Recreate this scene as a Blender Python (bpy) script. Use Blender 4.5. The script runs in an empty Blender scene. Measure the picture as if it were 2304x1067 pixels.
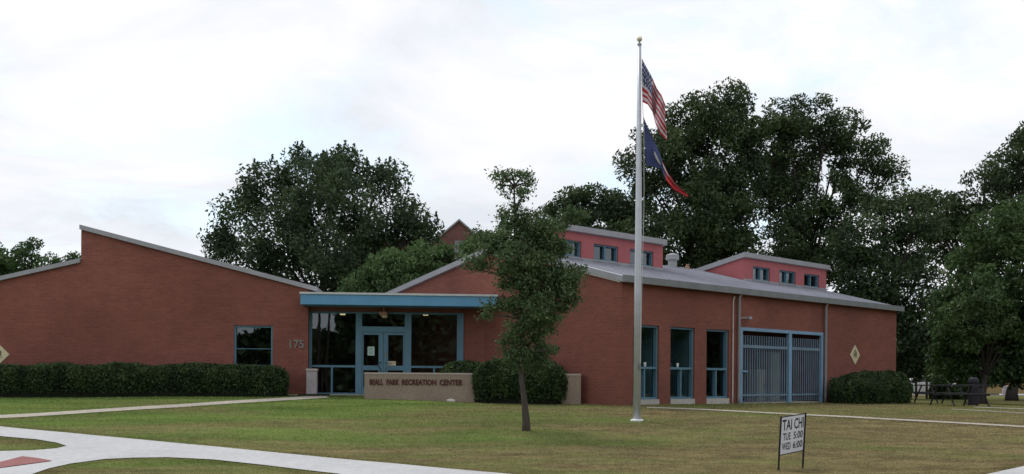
import bpy, bmesh, math, random
import numpy as np
from mathutils import Vector, Matrix, noise as mnoise

# ------------------------------------------------------------------ camera, sky, sun, exposure
R = math.radians
scene = bpy.context.scene
COL = scene.collection
F = 2240.0; ROLL = 0.007; EYE = 1.6; W_PX = 2304.0

cam_d = bpy.data.cameras.new("camera"); cam = bpy.data.objects.new("camera", cam_d); COL.objects.link(cam)
cam.location = (0, 0, EYE)
cam.rotation_mode = 'QUATERNION'
cam.rotation_quaternion = (Matrix.Rotation(R(90), 3, 'X') @ Matrix.Rotation(ROLL, 3, 'Z')).to_quaternion()
cam_d.sensor_width = 36.0; cam_d.lens = 36.0 * F / W_PX
cam_d.shift_y = (850.0 - 533.5) / W_PX
cam_d.clip_end = 3000.0; cam_d.clip_start = 0.1
scene.camera = cam
scene.view_settings.view_transform = 'Standard'; scene.view_settings.look = 'None'
scene.view_settings.gamma = 1.0; scene.view_settings.exposure = 0.0
scene.cycles.max_bounces = 8; scene.cycles.transparent_max_bounces = 12

SUN_EL, SUN_AZ = 58.0, -38.0        # azimuth from +Y towards +X: the sun stands behind the building, to the left
world = bpy.data.worlds.new("World"); scene.world = world; world.use_nodes = True
wn, wl = world.node_tree.nodes, world.node_tree.links
wn.clear()
def wnode(t, **k):
    n = wn.new(t)
    for a, b in k.items(): setattr(n, a, b)
    return n
wout = wnode('ShaderNodeOutputWorld'); wbg = wnode('ShaderNodeBackground'); wbg.inputs['Strength'].default_value = 0.1
wsky = wnode('ShaderNodeTexSky', sky_type='NISHITA', sun_disc=False)
wsky.sun_elevation = R(SUN_EL); wsky.sun_rotation = R(SUN_AZ); wsky.altitude = 150; wsky.air_density = 1.0; wsky.dust_density = 1.5
wtc = wnode('ShaderNodeTexCoord'); wsep = wnode('ShaderNodeSeparateXYZ')
wl.new(wtc.outputs['Generated'], wsep.inputs[0])
wz = wnode('ShaderNodeMath', operation='MAXIMUM'); wz.inputs[1].default_value = 0.0; wl.new(wsep.outputs[2], wz.inputs[0])
wz2 = wnode('ShaderNodeMath', operation='ADD'); wz2.inputs[1].default_value = 0.22; wl.new(wz.outputs[0], wz2.inputs[0])
wdx = wnode('ShaderNodeMath', operation='DIVIDE'); wl.new(wsep.outputs[0], wdx.inputs[0]); wl.new(wz2.outputs[0], wdx.inputs[1])
wdy = wnode('ShaderNodeMath', operation='DIVIDE'); wl.new(wsep.outputs[1], wdy.inputs[0]); wl.new(wz2.outputs[0], wdy.inputs[1])
wcmb = wnode('ShaderNodeCombineXYZ'); wl.new(wdx.outputs[0], wcmb.inputs[0]); wl.new(wdy.outputs[0], wcmb.inputs[1]); wcmb.inputs[2].default_value = 3.1
def wnoise(scale, detail, rough, off, dist=0.0):
    m = wnode('ShaderNodeMapping'); m.inputs['Location'].default_value = off; wl.new(wcmb.outputs[0], m.inputs[0])
    n = wnode('ShaderNodeTexNoise'); n.inputs['Scale'].default_value = scale; n.inputs['Detail'].default_value = detail
    n.inputs['Roughness'].default_value = rough; n.inputs['Distortion'].default_value = dist
    wl.new(m.outputs[0], n.inputs['Vector']); return n
wn1 = wnoise(1.5, 9, 0.56, (2.3, 7.1, 0), 0.5)      # cloud body: bright and grey parts
wr1 = wnode('ShaderNodeValToRGB'); wl.new(wn1.outputs[0], wr1.inputs[0])
wr1.color_ramp.elements[0].position = 0.36; wr1.color_ramp.elements[0].color = (7.9, 8.35, 9.0, 1)
wr1.color_ramp.elements[1].position = 0.60; wr1.color_ramp.elements[1].color = (10.25, 10.25, 10.6, 1)
wn2 = wnoise(2.0, 9, 0.6, (4.4, 1.7, 0), 0.6)       # where the blue shows through
wr2 = wnode('ShaderNodeValToRGB'); wl.new(wn2.outputs[0], wr2.inputs[0])
wr2.color_ramp.elements[0].position = 0.50; wr2.color_ramp.elements[0].color = (0, 0, 0, 1)
wr2.color_ramp.elements[1].position = 0.68; wr2.color_ramp.elements[1].color = (0.8, 0.8, 0.8, 1)
wsb = wnode('ShaderNodeMixRGB', blend_type='ADD'); wsb.inputs[0].default_value = 1.0; wsb.inputs[2].default_value = (4.6, 5.4, 5.6, 1)
wl.new(wsky.outputs[0], wsb.inputs[1])
wmix = wnode('ShaderNodeMixRGB'); wl.new(wr2.outputs[0], wmix.inputs[0]); wl.new(wr1.outputs[0], wmix.inputs[1]); wl.new(wsb.outputs[0], wmix.inputs[2])
wl.new(wmix.outputs[0], wbg.inputs['Color']); wl.new(wbg.outputs[0], wout.inputs[0])

sun_d = bpy.data.lights.new("sun", 'SUN'); sun = bpy.data.objects.new("sun", sun_d); COL.objects.link(sun)
sun_d.energy = 1.4; sun_d.angle = R(10); sun_d.color = (1.0, 0.96, 0.9)
sdir = Vector((math.sin(R(SUN_AZ)) * math.cos(R(SUN_EL)), math.cos(R(SUN_AZ)) * math.cos(R(SUN_EL)), math.sin(R(SUN_EL))))
sun.rotation_mode = 'QUATERNION'; sun.rotation_quaternion = sdir.to_track_quat('Z', 'Y')

# ------------------------------------------------------------------ picking points of the place
rng = np.random.default_rng(7); random.seed(7)
def uv_px(px, py):
    dx, dy = px - 1152.0, py - 850.0
    c, s = math.cos(ROLL), math.sin(ROLL)
    return (dx * c + dy * s) / F, (-dx * s + dy * c) / F
def P(px, py, Y):
    u, v = uv_px(px, py)
    return Vector((u * Y, Y, EYE - v * Y))

# ground height: a street-side flat, a lawn bank rising to the building, a lower park on the right
PX = np.array([-60, -30, -16, -10, -7, -4, -1.5, 1, 3, 16, 24, 60.0]); PZ = np.array([.7, .8, .88, .95, .98, .96, .86, .83, .81, .70, .5, .5])
def ground_np(x, y):
    x = np.asarray(x, float); y = np.asarray(y, float)
    p = np.interp(x, PX, PZ)
    a = .068 * (y - 17.5)
    k = .16
    h = np.clip(.5 + .5 * (p - a) / k, 0, 1)
    z = p + (a - p) * h - k * h * (1 - h)
    k2 = .14                                            # smooth floor at street level
    h2 = np.clip(.5 + .5 * (z - 0.0) / k2, 0, 1)
    z = 0.0 + (z - 0.0) * h2 + k2 * h2 * (1 - h2)
    far = np.clip((y - 55) / 60.0, 0, 1)
    z = z * (1 - far) + .5 * far
    return z + 0.02 * np.sin(x * .9 + y * .35) * np.exp(-((y - 24) / 8.0) ** 2)
def gz(x, y): return float(ground_np(x, y))
def at(px, py):
    u, v = uv_px(px, py)
    lo, hi = 4.0, 4.0
    y = 4.0
    while y < 900:
        if EYE - v * y <= gz(u * y, y): break
        y += .1
    lo, hi = y - .1, y
    for _ in range(24):
        m = (lo + hi) / 2
        if EYE - v * m <= gz(u * m, m): hi = m
        else: lo = m
    return Vector((u * hi, hi, gz(u * hi, hi)))

# ------------------------------------------------------------------ materials
def mat(name, color, rough=.7, metal=0.0, var=0.0, vscale=3.0, bump=0.0, bscale=40.0, spec=.3, var2=0.0, v2scale=25.0, streak=None):
    m = bpy.data.materials.new(name); m.use_nodes = True
    n, l = m.node_tree.nodes, m.node_tree.links
    b = n['Principled BSDF']; b.inputs['Roughness'].default_value = rough; b.inputs['Metallic'].default_value = metal
    b.inputs['Specular IOR Level'].default_value = spec
    b.inputs['Base Color'].default_value = (*color, 1)
    tc = n.new('ShaderNodeTexCoord')
    src = None
    def layer(prev, amt, sc):
        no = n.new('ShaderNodeTexNoise'); no.inputs['Scale'].default_value = sc; no.inputs['Detail'].default_value = 6; no.inputs['Roughness'].default_value = .6
        if streak:
            mp = n.new('ShaderNodeMapping'); mp.inputs['Scale'].default_value = streak; l.new(tc.outputs['Object'], mp.inputs[0]); l.new(mp.outputs[0], no.inputs['Vector'])
        else: l.new(tc.outputs['Object'], no.inputs['Vector'])
        mr = n.new('ShaderNodeMapRange'); mr.inputs[1].default_value = .3; mr.inputs[2].default_value = .7
        mr.inputs[3].default_value = 1 - amt; mr.inputs[4].default_value = 1 + amt; l.new(no.outputs[0], mr.inputs[0])
        mx = n.new('ShaderNodeVectorMath'); mx.operation = 'SCALE'
        if prev is None: mx.inputs[0].default_value = color
        else: l.new(prev, mx.inputs[0])
        l.new(mr.outputs[0], mx.inputs['Scale']); return mx.outputs[0]
    if var: src = layer(src, var, vscale)
    if var2: src = layer(src, var2, v2scale)
    if src is not None: l.new(src, b.inputs['Base Color'])
    if bump:
        no = n.new('ShaderNodeTexNoise'); no.inputs['Scale'].default_value = bscale; no.inputs['Detail'].default_value = 5; l.new(tc.outputs['Object'], no.inputs['Vector'])
        bp = n.new('ShaderNodeBump'); bp.inputs['Strength'].default_value = bump; bp.inputs['Distance'].default_value = .02
        l.new(no.outputs[0], bp.inputs['Height']); l.new(bp.outputs[0], b.inputs['Normal'])
    return m

def brick_mat(name, c1, c2, mortar, dirt=.16):
    m = bpy.data.materials.new(name); m.use_nodes = True
    n, l = m.node_tree.nodes, m.node_tree.links; b = n['Principled BSDF']
    b.inputs['Roughness'].default_value = .85; b.inputs['Specular IOR Level'].default_value = .2
    tc = n.new('ShaderNodeTexCoord')
    br = n.new('ShaderNodeTexBrick'); l.new(tc.outputs['UV'], br.inputs['Vector'])
    br.inputs['Scale'].default_value = 1.0; br.inputs['Brick Width'].default_value = .225; br.inputs['Row Height'].default_value = .076
    br.inputs['Mortar Size'].default_value = .006; br.inputs['Mortar Smooth'].default_value = .3; br.inputs['Bias'].default_value = -.1
    br.inputs['Color1'].default_value = (*c1, 1); br.inputs['Color2'].default_value = (*c2, 1); br.inputs['Mortar'].default_value = (*mortar, 1)
    prev = br.outputs['Color']
    for sc, amt, mp_s in ((.35, dirt, (1, 1, 1)), (2.2, .07, (.6, 1.2, 1)), (9.0, .07, (1, 1.6, 1))):
        mp = n.new('ShaderNodeMapping'); mp.inputs['Scale'].default_value = mp_s; l.new(tc.outputs['UV'], mp.inputs[0])
        no = n.new('ShaderNodeTexNoise'); no.inputs['Scale'].default_value = sc; no.inputs['Detail'].default_value = 5; l.new(mp.outputs[0], no.inputs['Vector'])
        mr = n.new('ShaderNodeMapRange'); mr.inputs[1].default_value = .3; mr.inputs[2].default_value = .7; mr.inputs[3].default_value = 1 - amt; mr.inputs[4].default_value = 1 + amt
        l.new(no.outputs[0], mr.inputs[0])
        mx = n.new('ShaderNodeVectorMath'); mx.operation = 'SCALE'; l.new(prev, mx.inputs[0]); l.new(mr.outputs[0], mx.inputs['Scale']); prev = mx.outputs[0]
    l.new(prev, b.inputs['Base Color'])
    bp = n.new('ShaderNodeBump'); bp.inputs['Strength'].default_value = .4; bp.inputs['Distance'].default_value = .01; bp.invert = True
    l.new(br.outputs['Fac'], bp.inputs['Height']); l.new(bp.outputs[0], b.inputs['Normal'])
    return m

def glass_mat(name, tint, ior=1.55, extra=.03, gcol=(.85, .95, 1.0)):
    m = bpy.data.materials.new(name); m.use_nodes = True
    n, l = m.node_tree.nodes, m.node_tree.links
    n.remove(n['Principled BSDF']); out = n['Material Output']
    tr = n.new('ShaderNodeBsdfTransparent'); tr.inputs[0].default_value = (*tint, 1)
    gl = n.new('ShaderNodeBsdfGlossy'); gl.inputs['Roughness'].default_value = .012; gl.inputs['Color'].default_value = (*gcol, 1)
    tc = n.new('ShaderNodeTexCoord'); no = n.new('ShaderNodeTexNoise'); no.inputs['Scale'].default_value = .9; no.inputs['Detail'].default_value = 1
    l.new(tc.outputs['Object'], no.inputs['Vector'])
    bp = n.new('ShaderNodeBump'); bp.inputs['Strength'].default_value = .05; bp.inputs['Distance'].default_value = .05
    l.new(no.outputs[0], bp.inputs['Height']); l.new(bp.outputs[0], gl.inputs['Normal'])
    fr = n.new('ShaderNodeFresnel'); fr.inputs['IOR'].default_value = ior
    ad = n.new('ShaderNodeMath'); ad.operation = 'ADD'; ad.use_clamp = True; ad.inputs[1].default_value = extra; l.new(fr.outputs[0], ad.inputs[0])
    mx = n.new('ShaderNodeMixShader'); l.new(ad.outputs[0], mx.inputs[0]); l.new(tr.outputs[0], mx.inputs[1]); l.new(gl.outputs[0], mx.inputs[2])
    l.new(mx.outputs[0], out.inputs[0]); return m

def leaf_mat(name, c_dark, c_light, scale=.6, trans=.3, rough=.55):
    m = bpy.data.materials.new(name); m.use_nodes = True
    n, l = m.node_tree.nodes, m.node_tree.links
    n.remove(n['Principled BSDF']); out = n['Material Output']
    tc = n.new('ShaderNodeTexCoord'); geo = n.new('ShaderNodeNewGeometry')
    no = n.new('ShaderNodeTexNoise'); no.inputs['Scale'].default_value = scale * 1.6; no.inputs['Detail'].default_value = 4; l.new(tc.outputs['Object'], no.inputs['Vector'])
    rn = n.new('ShaderNodeMath'); rn.operation = 'MULTIPLY_ADD'; rn.inputs[1].default_value = .18; l.new(geo.outputs['Random Per Island'], rn.inputs[0])
    nm = n.new('ShaderNodeMapRange'); nm.inputs[1].default_value = .35; nm.inputs[2].default_value = .68; nm.inputs[3].default_value = 0; nm.inputs[4].default_value = .85
    l.new(no.outputs[0], nm.inputs[0]); l.new(nm.outputs[0], rn.inputs[2])
    mx = n.new('ShaderNodeMixRGB'); mx.inputs[1].default_value = (*c_dark, 1); mx.inputs[2].default_value = (*c_light, 1); l.new(rn.outputs[0], mx.inputs[0])
    d = n.new('ShaderNodeBsdfDiffuse'); l.new(mx.outputs[0], d.inputs[0])
    t = n.new('ShaderNodeBsdfTranslucent'); l.new(mx.outputs[0], t.inputs[0])
    g = n.new('ShaderNodeBsdfGlossy'); g.inputs['Roughness'].default_value = rough; g.inputs[0].default_value = (.9, .95, .9, 1)
    m1 = n.new('ShaderNodeMixShader'); m1.inputs[0].default_value = trans; l.new(d.outputs[0], m1.inputs[1]); l.new(t.outputs[0], m1.inputs[2])
    m2 = n.new('ShaderNodeMixShader'); m2.inputs[0].default_value = .025; l.new(m1.outputs[0], m2.inputs[1]); l.new(g.outputs[0], m2.inputs[2])
    l.new(m2.outputs[0], out.inputs[0]); return m

def grass_mat(name, blade=False):
    m = bpy.data.materials.new(name); m.use_nodes = True
    n, l = m.node_tree.nodes, m.node_tree.links; b = n['Principled BSDF']
    b.inputs['Roughness'].default_value = 1.0; b.inputs['Specular IOR Level'].default_value = 0.0
    geo = n.new('ShaderNodeNewGeometry')
    def noi(sc, det, off=(0, 0, 0), st=(1, 1, 1)):
        mp = n.new('ShaderNodeMapping'); mp.inputs['Location'].default_value = off; mp.inputs['Scale'].default_value = st
        l.new(geo.outputs['Position'], mp.inputs[0])
        no = n.new('ShaderNodeTexNoise'); no.inputs['Scale'].default_value = sc; no.inputs['Detail'].default_value = det; no.inputs['Roughness'].default_value = .6
        l.new(mp.outputs[0], no.inputs['Vector']); return no.outputs[0]
    def ramp(src, lo, hi, a=0., bb=1.):
        mr = n.new('ShaderNodeMapRange'); mr.inputs[1].default_value = lo; mr.inputs[2].default_value = hi; mr.inputs[3].default_value = a; mr.inputs[4].default_value = bb
        l.new(src, mr.inputs[0]); return mr.outputs[0]
    def mix(f, a, c):
        mx = n.new('ShaderNodeMixRGB')
        if isinstance(f, float): mx.inputs[0].default_value = f
        else: l.new(f, mx.inputs[0])
        for s, v in ((1, a), (2, c)):
            if isinstance(v, tuple): mx.inputs[s].default_value = (*v, 1)
            else: l.new(v, mx.inputs[s])
        return mx.outputs[0]
    green = mix(ramp(noi(.6, 7, (3, 1, 0), (.4, 1.1, 1)), .35, .65), (.084, .130, .034), (.150, .190, .058))
    # drier towards the street corner on the right, greener on the bank by the door
    sx = n.new('ShaderNodeSeparateXYZ'); l.new(geo.outputs['Position'], sx.inputs[0])
    dx = ramp(sx.outputs[0], -6., 9., 0., 1.); dy = ramp(sx.outputs[1], 30., 17., 0., 1.)
    w = n.new('ShaderNodeMath'); w.operation = 'MULTIPLY_ADD'; w.inputs[1].default_value = .22; l.new(dx, w.inputs[0])
    w2 = n.new('ShaderNodeMath'); w2.operation = 'MULTIPLY'; w2.inputs[1].default_value = .16; l.new(dy, w2.inputs[0]); l.new(w2.outputs[0], w.inputs[2])
    nd = noi(.42, 8, (11, 4, 0), (.55, 1.1, 1))
    ad = n.new('ShaderNodeMath'); ad.operation = 'ADD'; l.new(nd, ad.inputs[0]); l.new(w.outputs[0], ad.inputs[1])
    dry = mix(ramp(noi(3.0, 4, (5, 9, 0), (.5, 1, 1)), .35, .65), (.125, .096, .056), (.205, .165, .085))
    c = mix(ramp(ad.outputs[0], .51, .80, 0., .9), green, dry)
    fine = ramp(noi(11., 6, (1, 1, 1), (.6, 1.3, 1)), .3, .7, .84, 1.14)
    mow = ramp(noi(1.0, 5, (7, 2, 0), (.14, 1.5, 1)), .3, .7, .86, 1.14)
    mm = n.new('ShaderNodeMath'); mm.operation = 'MULTIPLY'; l.new(fine, mm.inputs[0]); l.new(mow, mm.inputs[1]); fine = mm.outputs[0]
    sc = n.new('ShaderNodeVectorMath'); sc.operation = 'SCALE'; l.new(c, sc.inputs[0]); l.new(fine, sc.inputs['Scale'])
    res = sc.outputs[0]
    if blade:
        rr = ramp(geo.outputs['Random Per Island'], 0., 1., .9, 1.12)
        s2 = n.new('ShaderNodeVectorMath'); s2.operation = 'SCALE'; l.new(res, s2.inputs[0]); l.new(rr, s2.inputs['Scale']); res = s2.outputs[0]
    l.new(res, b.inputs['Base Color'])
    if blade:                              # thin blades pass light from both sides
        t = n.new('ShaderNodeBsdfTranslucent'); l.new(res, t.inputs[0])
        ads = n.new('ShaderNodeAddShader'); l.new(b.outputs[0], ads.inputs[0]); l.new(t.outputs[0], ads.inputs[1])
        l.new(ads.outputs[0], n['Material Output'].inputs[0])
        s3 = n.new('ShaderNodeVectorMath'); s3.operation = 'SCALE'; s3.inputs['Scale'].default_value = .84; l.new(res, s3.inputs[0])
        l.new(s3.outputs[0], b.inputs['Base Color']); l.new(s3.outputs[0], t.inputs[0])
    return m

M = {}
M['brick'] = brick_mat('red_brick', (.232, .081, .059), (.190, .067, .053), (.208, .112, .090))
M['brick_far'] = brick_mat('old_brick', (.17, .075, .068), (.14, .06, .055), (.2, .11, .1))
M['stucco'] = mat('red_stucco', (.375, .115, .122), .9, var=.12, vscale=1.2, bump=.15, bscale=60, var2=.05)
M['trim'] = mat('grey_metal_trim', (.31, .31, .33), .5, .25, var=.1, vscale=2.5)
M['trim_dark'] = mat('dull_gutter_metal', (.20, .21, .215), .55, .25, var=.15, vscale=2.5)
M['trim_pale'] = mat('pale_trim_edge', (.62, .58, .55), .6, var=.08)
M['roof'] = mat('grey_metal_roof', (.37, .375, .42), .55, .2, var=.14, vscale=.9, streak=(1, 1, 1))
M['teal'] = mat('teal_paint', (.10, .20, .265), .5, var=.10, vscale=1.5)
M['teal_lt'] = mat('teal_fascia_paint', (.11, .285, .45), .55, var=.10, vscale=1.3, var2=.04)
M['concrete'] = mat('pale_concrete', (.46, .43, .40), .9, var=.12, vscale=.8, var2=.10, v2scale=14, bump=.2, bscale=60)
M['walk'] = mat('pavement_concrete', (.475, .475, .48), .9, var=.08, vscale=.5, var2=.12, v2scale=9, bump=.2, bscale=80)
M['path'] = mat('path_concrete', (.37, .335, .285), .95, var=.18, vscale=.7, var2=.2, v2scale=6, bump=.2)
M['path_far'] = mat('darker_far_path', (.22, .20, .16), .95, var=.2)  # darker tone than the nearer path
M['pavers'] = brick_mat('red_pavers', (.30, .115, .11), (.26, .10, .095), (.25, .15, .14), .1)
M['signwall'] = mat('exposed_aggregate', (.29, .225, .178), .95, var=.12, vscale=1.1, var2=.25, v2scale=28, bump=.5, bscale=90)
M['gate'] = mat('faded_gate_paint', (.19, .33, .47), .55, var=.14, vscale=2)
M['bars'] = mat('faded_bar_paint', (.15, .225, .30), .55, var=.16, vscale=2)
M['coping'] = mat('light_grey_coping', (.50, .52, .52), .6, var=.1)
M['signcap'] = mat('smooth_concrete_cap', (.42, .36, .32), .9, var=.12, vscale=2)
M['letters'] = mat('dark_red_letters', (.085, .02, .02), .5, var=.08)
M['black'] = mat('black_paint', (.012, .012, .013), .5, var=.05)
M['dark'] = mat('dark_interior', (.26, .22, .18), .9, var=.2)
M['pale_backing'] = mat('pale_window_backing', (.36, .42, .45), .9, var=.15, vscale=2)
M['floor_in'] = mat('interior_floor', (.30, .25, .20), .6, var=.1)
M['glass'] = glass_mat('window_glass', (.66, .74, .74), extra=.07)
M['glass_green'] = glass_mat('dark_tinted_glass', (.40, .55, .56), extra=.03)
M['pole'] = mat('brushed_aluminium', (.56, .585, .63), .42, .45, var=.08, vscale=1.2, streak=(1, 1, 4))
M['gold'] = mat('pale_gold_ball', (.75, .70, .55), .3, .5, var=.05)
M['white'] = mat('white_paint', (.78, .78, .78), .5, var=.05)
M['signwhite'] = mat('white_sign_panel', (.70, .71, .76), .6, var=.05)
M['silver'] = mat('silver_metal', (.21, .20, .19), .4, .5, var=.15, vscale=8)
M['cream'] = mat('cream_yellow_sign', (.62, .55, .34), .6, var=.06)
M['bark'] = mat('dark_bark', (.038, .032, .030), .95, var=.35, vscale=5, bump=.8, bscale=18, streak=(3, 3, .6))
M['bark_young'] = mat('young_bark', (.075, .060, .052), .95, var=.3, vscale=8, bump=.8, bscale=30, streak=(2, 2, .6))
M['cabinet'] = mat('grey_cabinet', (.30, .31, .28), .6, var=.1)
M['grey_bin'] = mat('grey_bin_concrete', (.34, .31, .32), .85, var=.14, vscale=3, var2=.12, v2scale=30)
M['galv'] = mat('shade_darkened_steel', (.035, .035, .038), .7, .1, var=.2, vscale=4)  # steel darkened to stand for tree shade over the picnic tables
M['bin_dark'] = mat('dark_bin_metal', (.018, .017, .026), .6, var=.2)
M['paper'] = mat('pale_green_paper', (.45, .62, .55), .8, var=.05)
M['paper_cream'] = mat('cream_paper', (.68, .58, .40), .8, var=.05)
M['ink'] = mat('grey_ink', (.12, .2, .19), .8, var=.05)
M['lit'] = mat('lit_lamp', (.8, .7, .5)); _b = M['lit'].node_tree.nodes['Principled BSDF']; _b.inputs['Emission Color'].default_value = (1, .78, .45, 1); _b.inputs['Emission Strength'].default_value = .9
M['rubber'] = mat('rubber', (.02, .02, .022), .8, var=.1)
M['rock'] = mat('pale_rock', (.5, .47, .43), .9, var=.2, vscale=9, bump=.4)
M['bulb'] = mat('brown_lamp_metal', (.34, .20, .12), .5, .2, var=.1)
M['leaf_dark'] = leaf_mat('dark_oak_leaves', (.024, .046, .022), (.072, .112, .042), .45, .25)
M['leaf_pecan'] = leaf_mat('pecan_leaves', (.024, .044, .018), (.080, .118, .040), .40, .25)
M['leaf_mid'] = leaf_mat('mid_green_leaves', (.028, .060, .018), (.080, .140, .042), .5, .25)
M['leaf_lime'] = leaf_mat('lighter_green_leaves', (.050, .098, .030), (.105, .170, .055), .6, .28)
M['leaf_young'] = leaf_mat('young_oak_leaves', (.040, .078, .030), (.125, .190, .075), 1.6, .30)
M['leaf_hedge'] = leaf_mat('hedge_leaves', (.016, .032, .011), (.070, .120, .036), 1.5, .2)
M['leaf_core'] = mat('hedge_core_dark', (.012, .016, .009), 1.0, var=.3, vscale=6)
M['grass'] = grass_mat('lawn'); M['blade'] = grass_mat('grass_blades', True)
M['yellow'] = mat('ochre_yellow_wall', (.34, .24, .11), .8, var=.1)
M['asphalt'] = mat('pale_street', (.36, .36, .38), .9, var=.1, vscale=.3)
M['wood'] = mat('weathered_pole_wood', (.06, .05, .045), .9, var=.2)
M['flag_red'] = mat('flag_red', (.46, .035, .045), .8, var=.08, vscale=5)
M['flag_white'] = mat('flag_white', (.62, .60, .64), .8, var=.05, vscale=5)
M['flag_blue'] = mat('flag_blue', (.05, .065, .16), .8, var=.1, vscale=5)
M['rope'] = mat('white_rope', (.55, .55, .55), .8, var=.05)
M['car_glass'] = mat('dark_car_glass', (.02, .025, .03), .1, spec=.5, var=.02)
M['car_white'] = mat('white_car_paint', (.75, .76, .78), .25, spec=.5, var=.02)
M['car_dark'] = mat('dark_car_paint', (.02, .022, .03), .25, spec=.5, var=.02)
M['tail'] = mat('red_lamp_plastic', (.35, .02, .02), .3, var=.02)

# ------------------------------------------------------------------ mesh helpers
class MB:
    def __init__(s): s.v = []; s.f = []; s.m = []; s.uv = []
    def face(s, pts, mi=0, uvs=None):
        i = len(s.v); s.v += [tuple(p) for p in pts]; s.f.append(tuple(range(i, i + len(pts)))); s.m.append(mi)
        s.uv.append(uvs if uvs else [(0, 0)] * len(pts))
    def hexa(s, c, mi=0):      # eight corners: bottom four (ccw), top four
        for q in ((3, 2, 1, 0), (4, 5, 6, 7), (0, 1, 5, 4), (1, 2, 6, 5), (2, 3, 7, 6), (3, 0, 4, 7)):
            s.face([c[k] for k in q], mi)
    def box(s, fr, t0, t1, s0, s1, z0, z1, mi=0, uv=False):
        c = [fr(t0, s0, z0), fr(t1, s0, z0), fr(t1, s1, z0), fr(t0, s1, z0), fr(t0, s0, z1), fr(t1, s0, z1), fr(t1, s1, z1), fr(t0, s1, z1)]
        fs = ((3, 2, 1, 0), (4, 5, 6, 7), (0, 1, 5, 4), (1, 2, 6, 5), (2, 3, 7, 6), (3, 0, 4, 7))
        us = [None, None, [(t0, z0), (t1, z0), (t1, z1), (t0, z1)], [(s0, z0), (s1, z0), (s1, z1), (s0, z1)], [(t1, z0), (t0, z0), (t0, z1), (t1, z1)], [(s1, z0), (s0, z0), (s0, z1), (s1, z1)]]
        for q, u in zip(fs, us): s.face([c[k] for k in q], mi, u)
    def tube(s, pts, rad, n=8, mi=0, cap=True):
        pts = [Vector(p) for p in pts]; rad = rad if isinstance(rad, (list, tuple)) else [rad] * len(pts)
        base = len(s.v); prev = None
        for i, p in enumerate(pts):
            d = (pts[min(i + 1, len(pts) - 1)] - pts[max(i - 1, 0)]).normalized()
            if prev is None:
                a = Vector((0, 0, 1)) if abs(d.z) < .9 else Vector((1, 0, 0)); u = d.cross(a).normalized()
            else: u = (prev - d * prev.dot(d)).normalized()
            prev = u; w = d.cross(u)
            for k in range(n):
                an = 2 * math.pi * k / n; s.v.append(tuple(p + (u * math.cos(an) + w * math.sin(an)) * rad[i]))
        for i in range(len(pts) - 1):
            for k in range(n):
                a = base + i * n + k; b = base + i * n + (k + 1) % n
                s.f.append((a, b, b + n, a + n)); s.m.append(mi); s.uv.append([(0, 0)] * 4)
        if cap:
            s.f.append(tuple(base + k for k in range(n))[::-1]); s.m.append(mi); s.uv.append([(0, 0)] * n)
            s.f.append(tuple(base + (len(pts) - 1) * n + k for k in range(n))); s.m.append(mi); s.uv.append([(0, 0)] * n)
    def lathe(s, base, prof, n=16, mi=0):
        s.tube_prof(Vector(base), prof, n, mi)
    def tube_prof(s, b, prof, n, mi):
        i0 = len(s.v)
        for r, z in prof:
            for k in range(n): an = 2 * math.pi * k / n; s.v.append((b.x + r * math.cos(an), b.y + r * math.sin(an), b.z + z))
        for i in range(len(prof) - 1):
            for k in range(n):
                a = i0 + i * n + k; c = i0 + i * n + (k + 1) % n
                s.f.append((a, c, c + n, a + n)); s.m.append(mi); s.uv.append([(0, 0)] * 4)
        s.f.append(tuple(i0 + k for k in range(n))[::-1]); s.m.append(mi); s.uv.append([(0, 0)] * n)
        s.f.append(tuple(i0 + (len(prof) - 1) * n + k for k in range(n))); s.m.append(mi); s.uv.append([(0, 0)] * n)
    def build(s, name, mats, parent=None, smooth=False, bevel=0.0):
        off = Vector(parent['_o']) if parent is not None and '_o' in parent else Vector((0, 0, 0))
        me = bpy.data.meshes.new(name)
        me.from_pydata([tuple(Vector(v) - off) for v in s.v], [], s.f)
        mats = mats if isinstance(mats, (list, tuple)) else [mats]
        for mm in mats: me.materials.append(M[mm] if isinstance(mm, str) else mm)
        me.polygons.foreach_set('material_index', s.m)
        ul = me.uv_layers.new(name='UVMap'); flat = [c for u in s.uv for p in u for c in p]; ul.data.foreach_set('uv', flat)
        if smooth: me.polygons.foreach_set('use_smooth', [True] * len(s.f))
        me.update()
        o = bpy.data.objects.new(name, me); COL.objects.link(o)
        if parent is not None:
            o.parent = parent; o['_o'] = tuple(off)
        if bevel:
            w = o.modifiers.new('weld', 'WELD'); w.merge_threshold = .0005
            bv = o.modifiers.new('bevel', 'BEVEL'); bv.width = bevel; bv.segments = 2; bv.limit_method = 'ANGLE'
        return o

def tag(o, label, cat, group=None, kind=None):
    if label: o['label'] = label
    if cat: o['category'] = cat
    if group: o['group'] = group
    if kind: o['kind'] = kind
    return o
def thing(name, label, cat, loc, group=None):
    o = bpy.data.objects.new(name, None); COL.objects.link(o); o.location = loc; o.empty_display_size = .3
    o['_o'] = tuple(loc); return tag(o, label, cat, group)
def struct(o, label=None):
    o['kind'] = 'structure'
    if label: o['label'] = label
    return o

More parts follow.
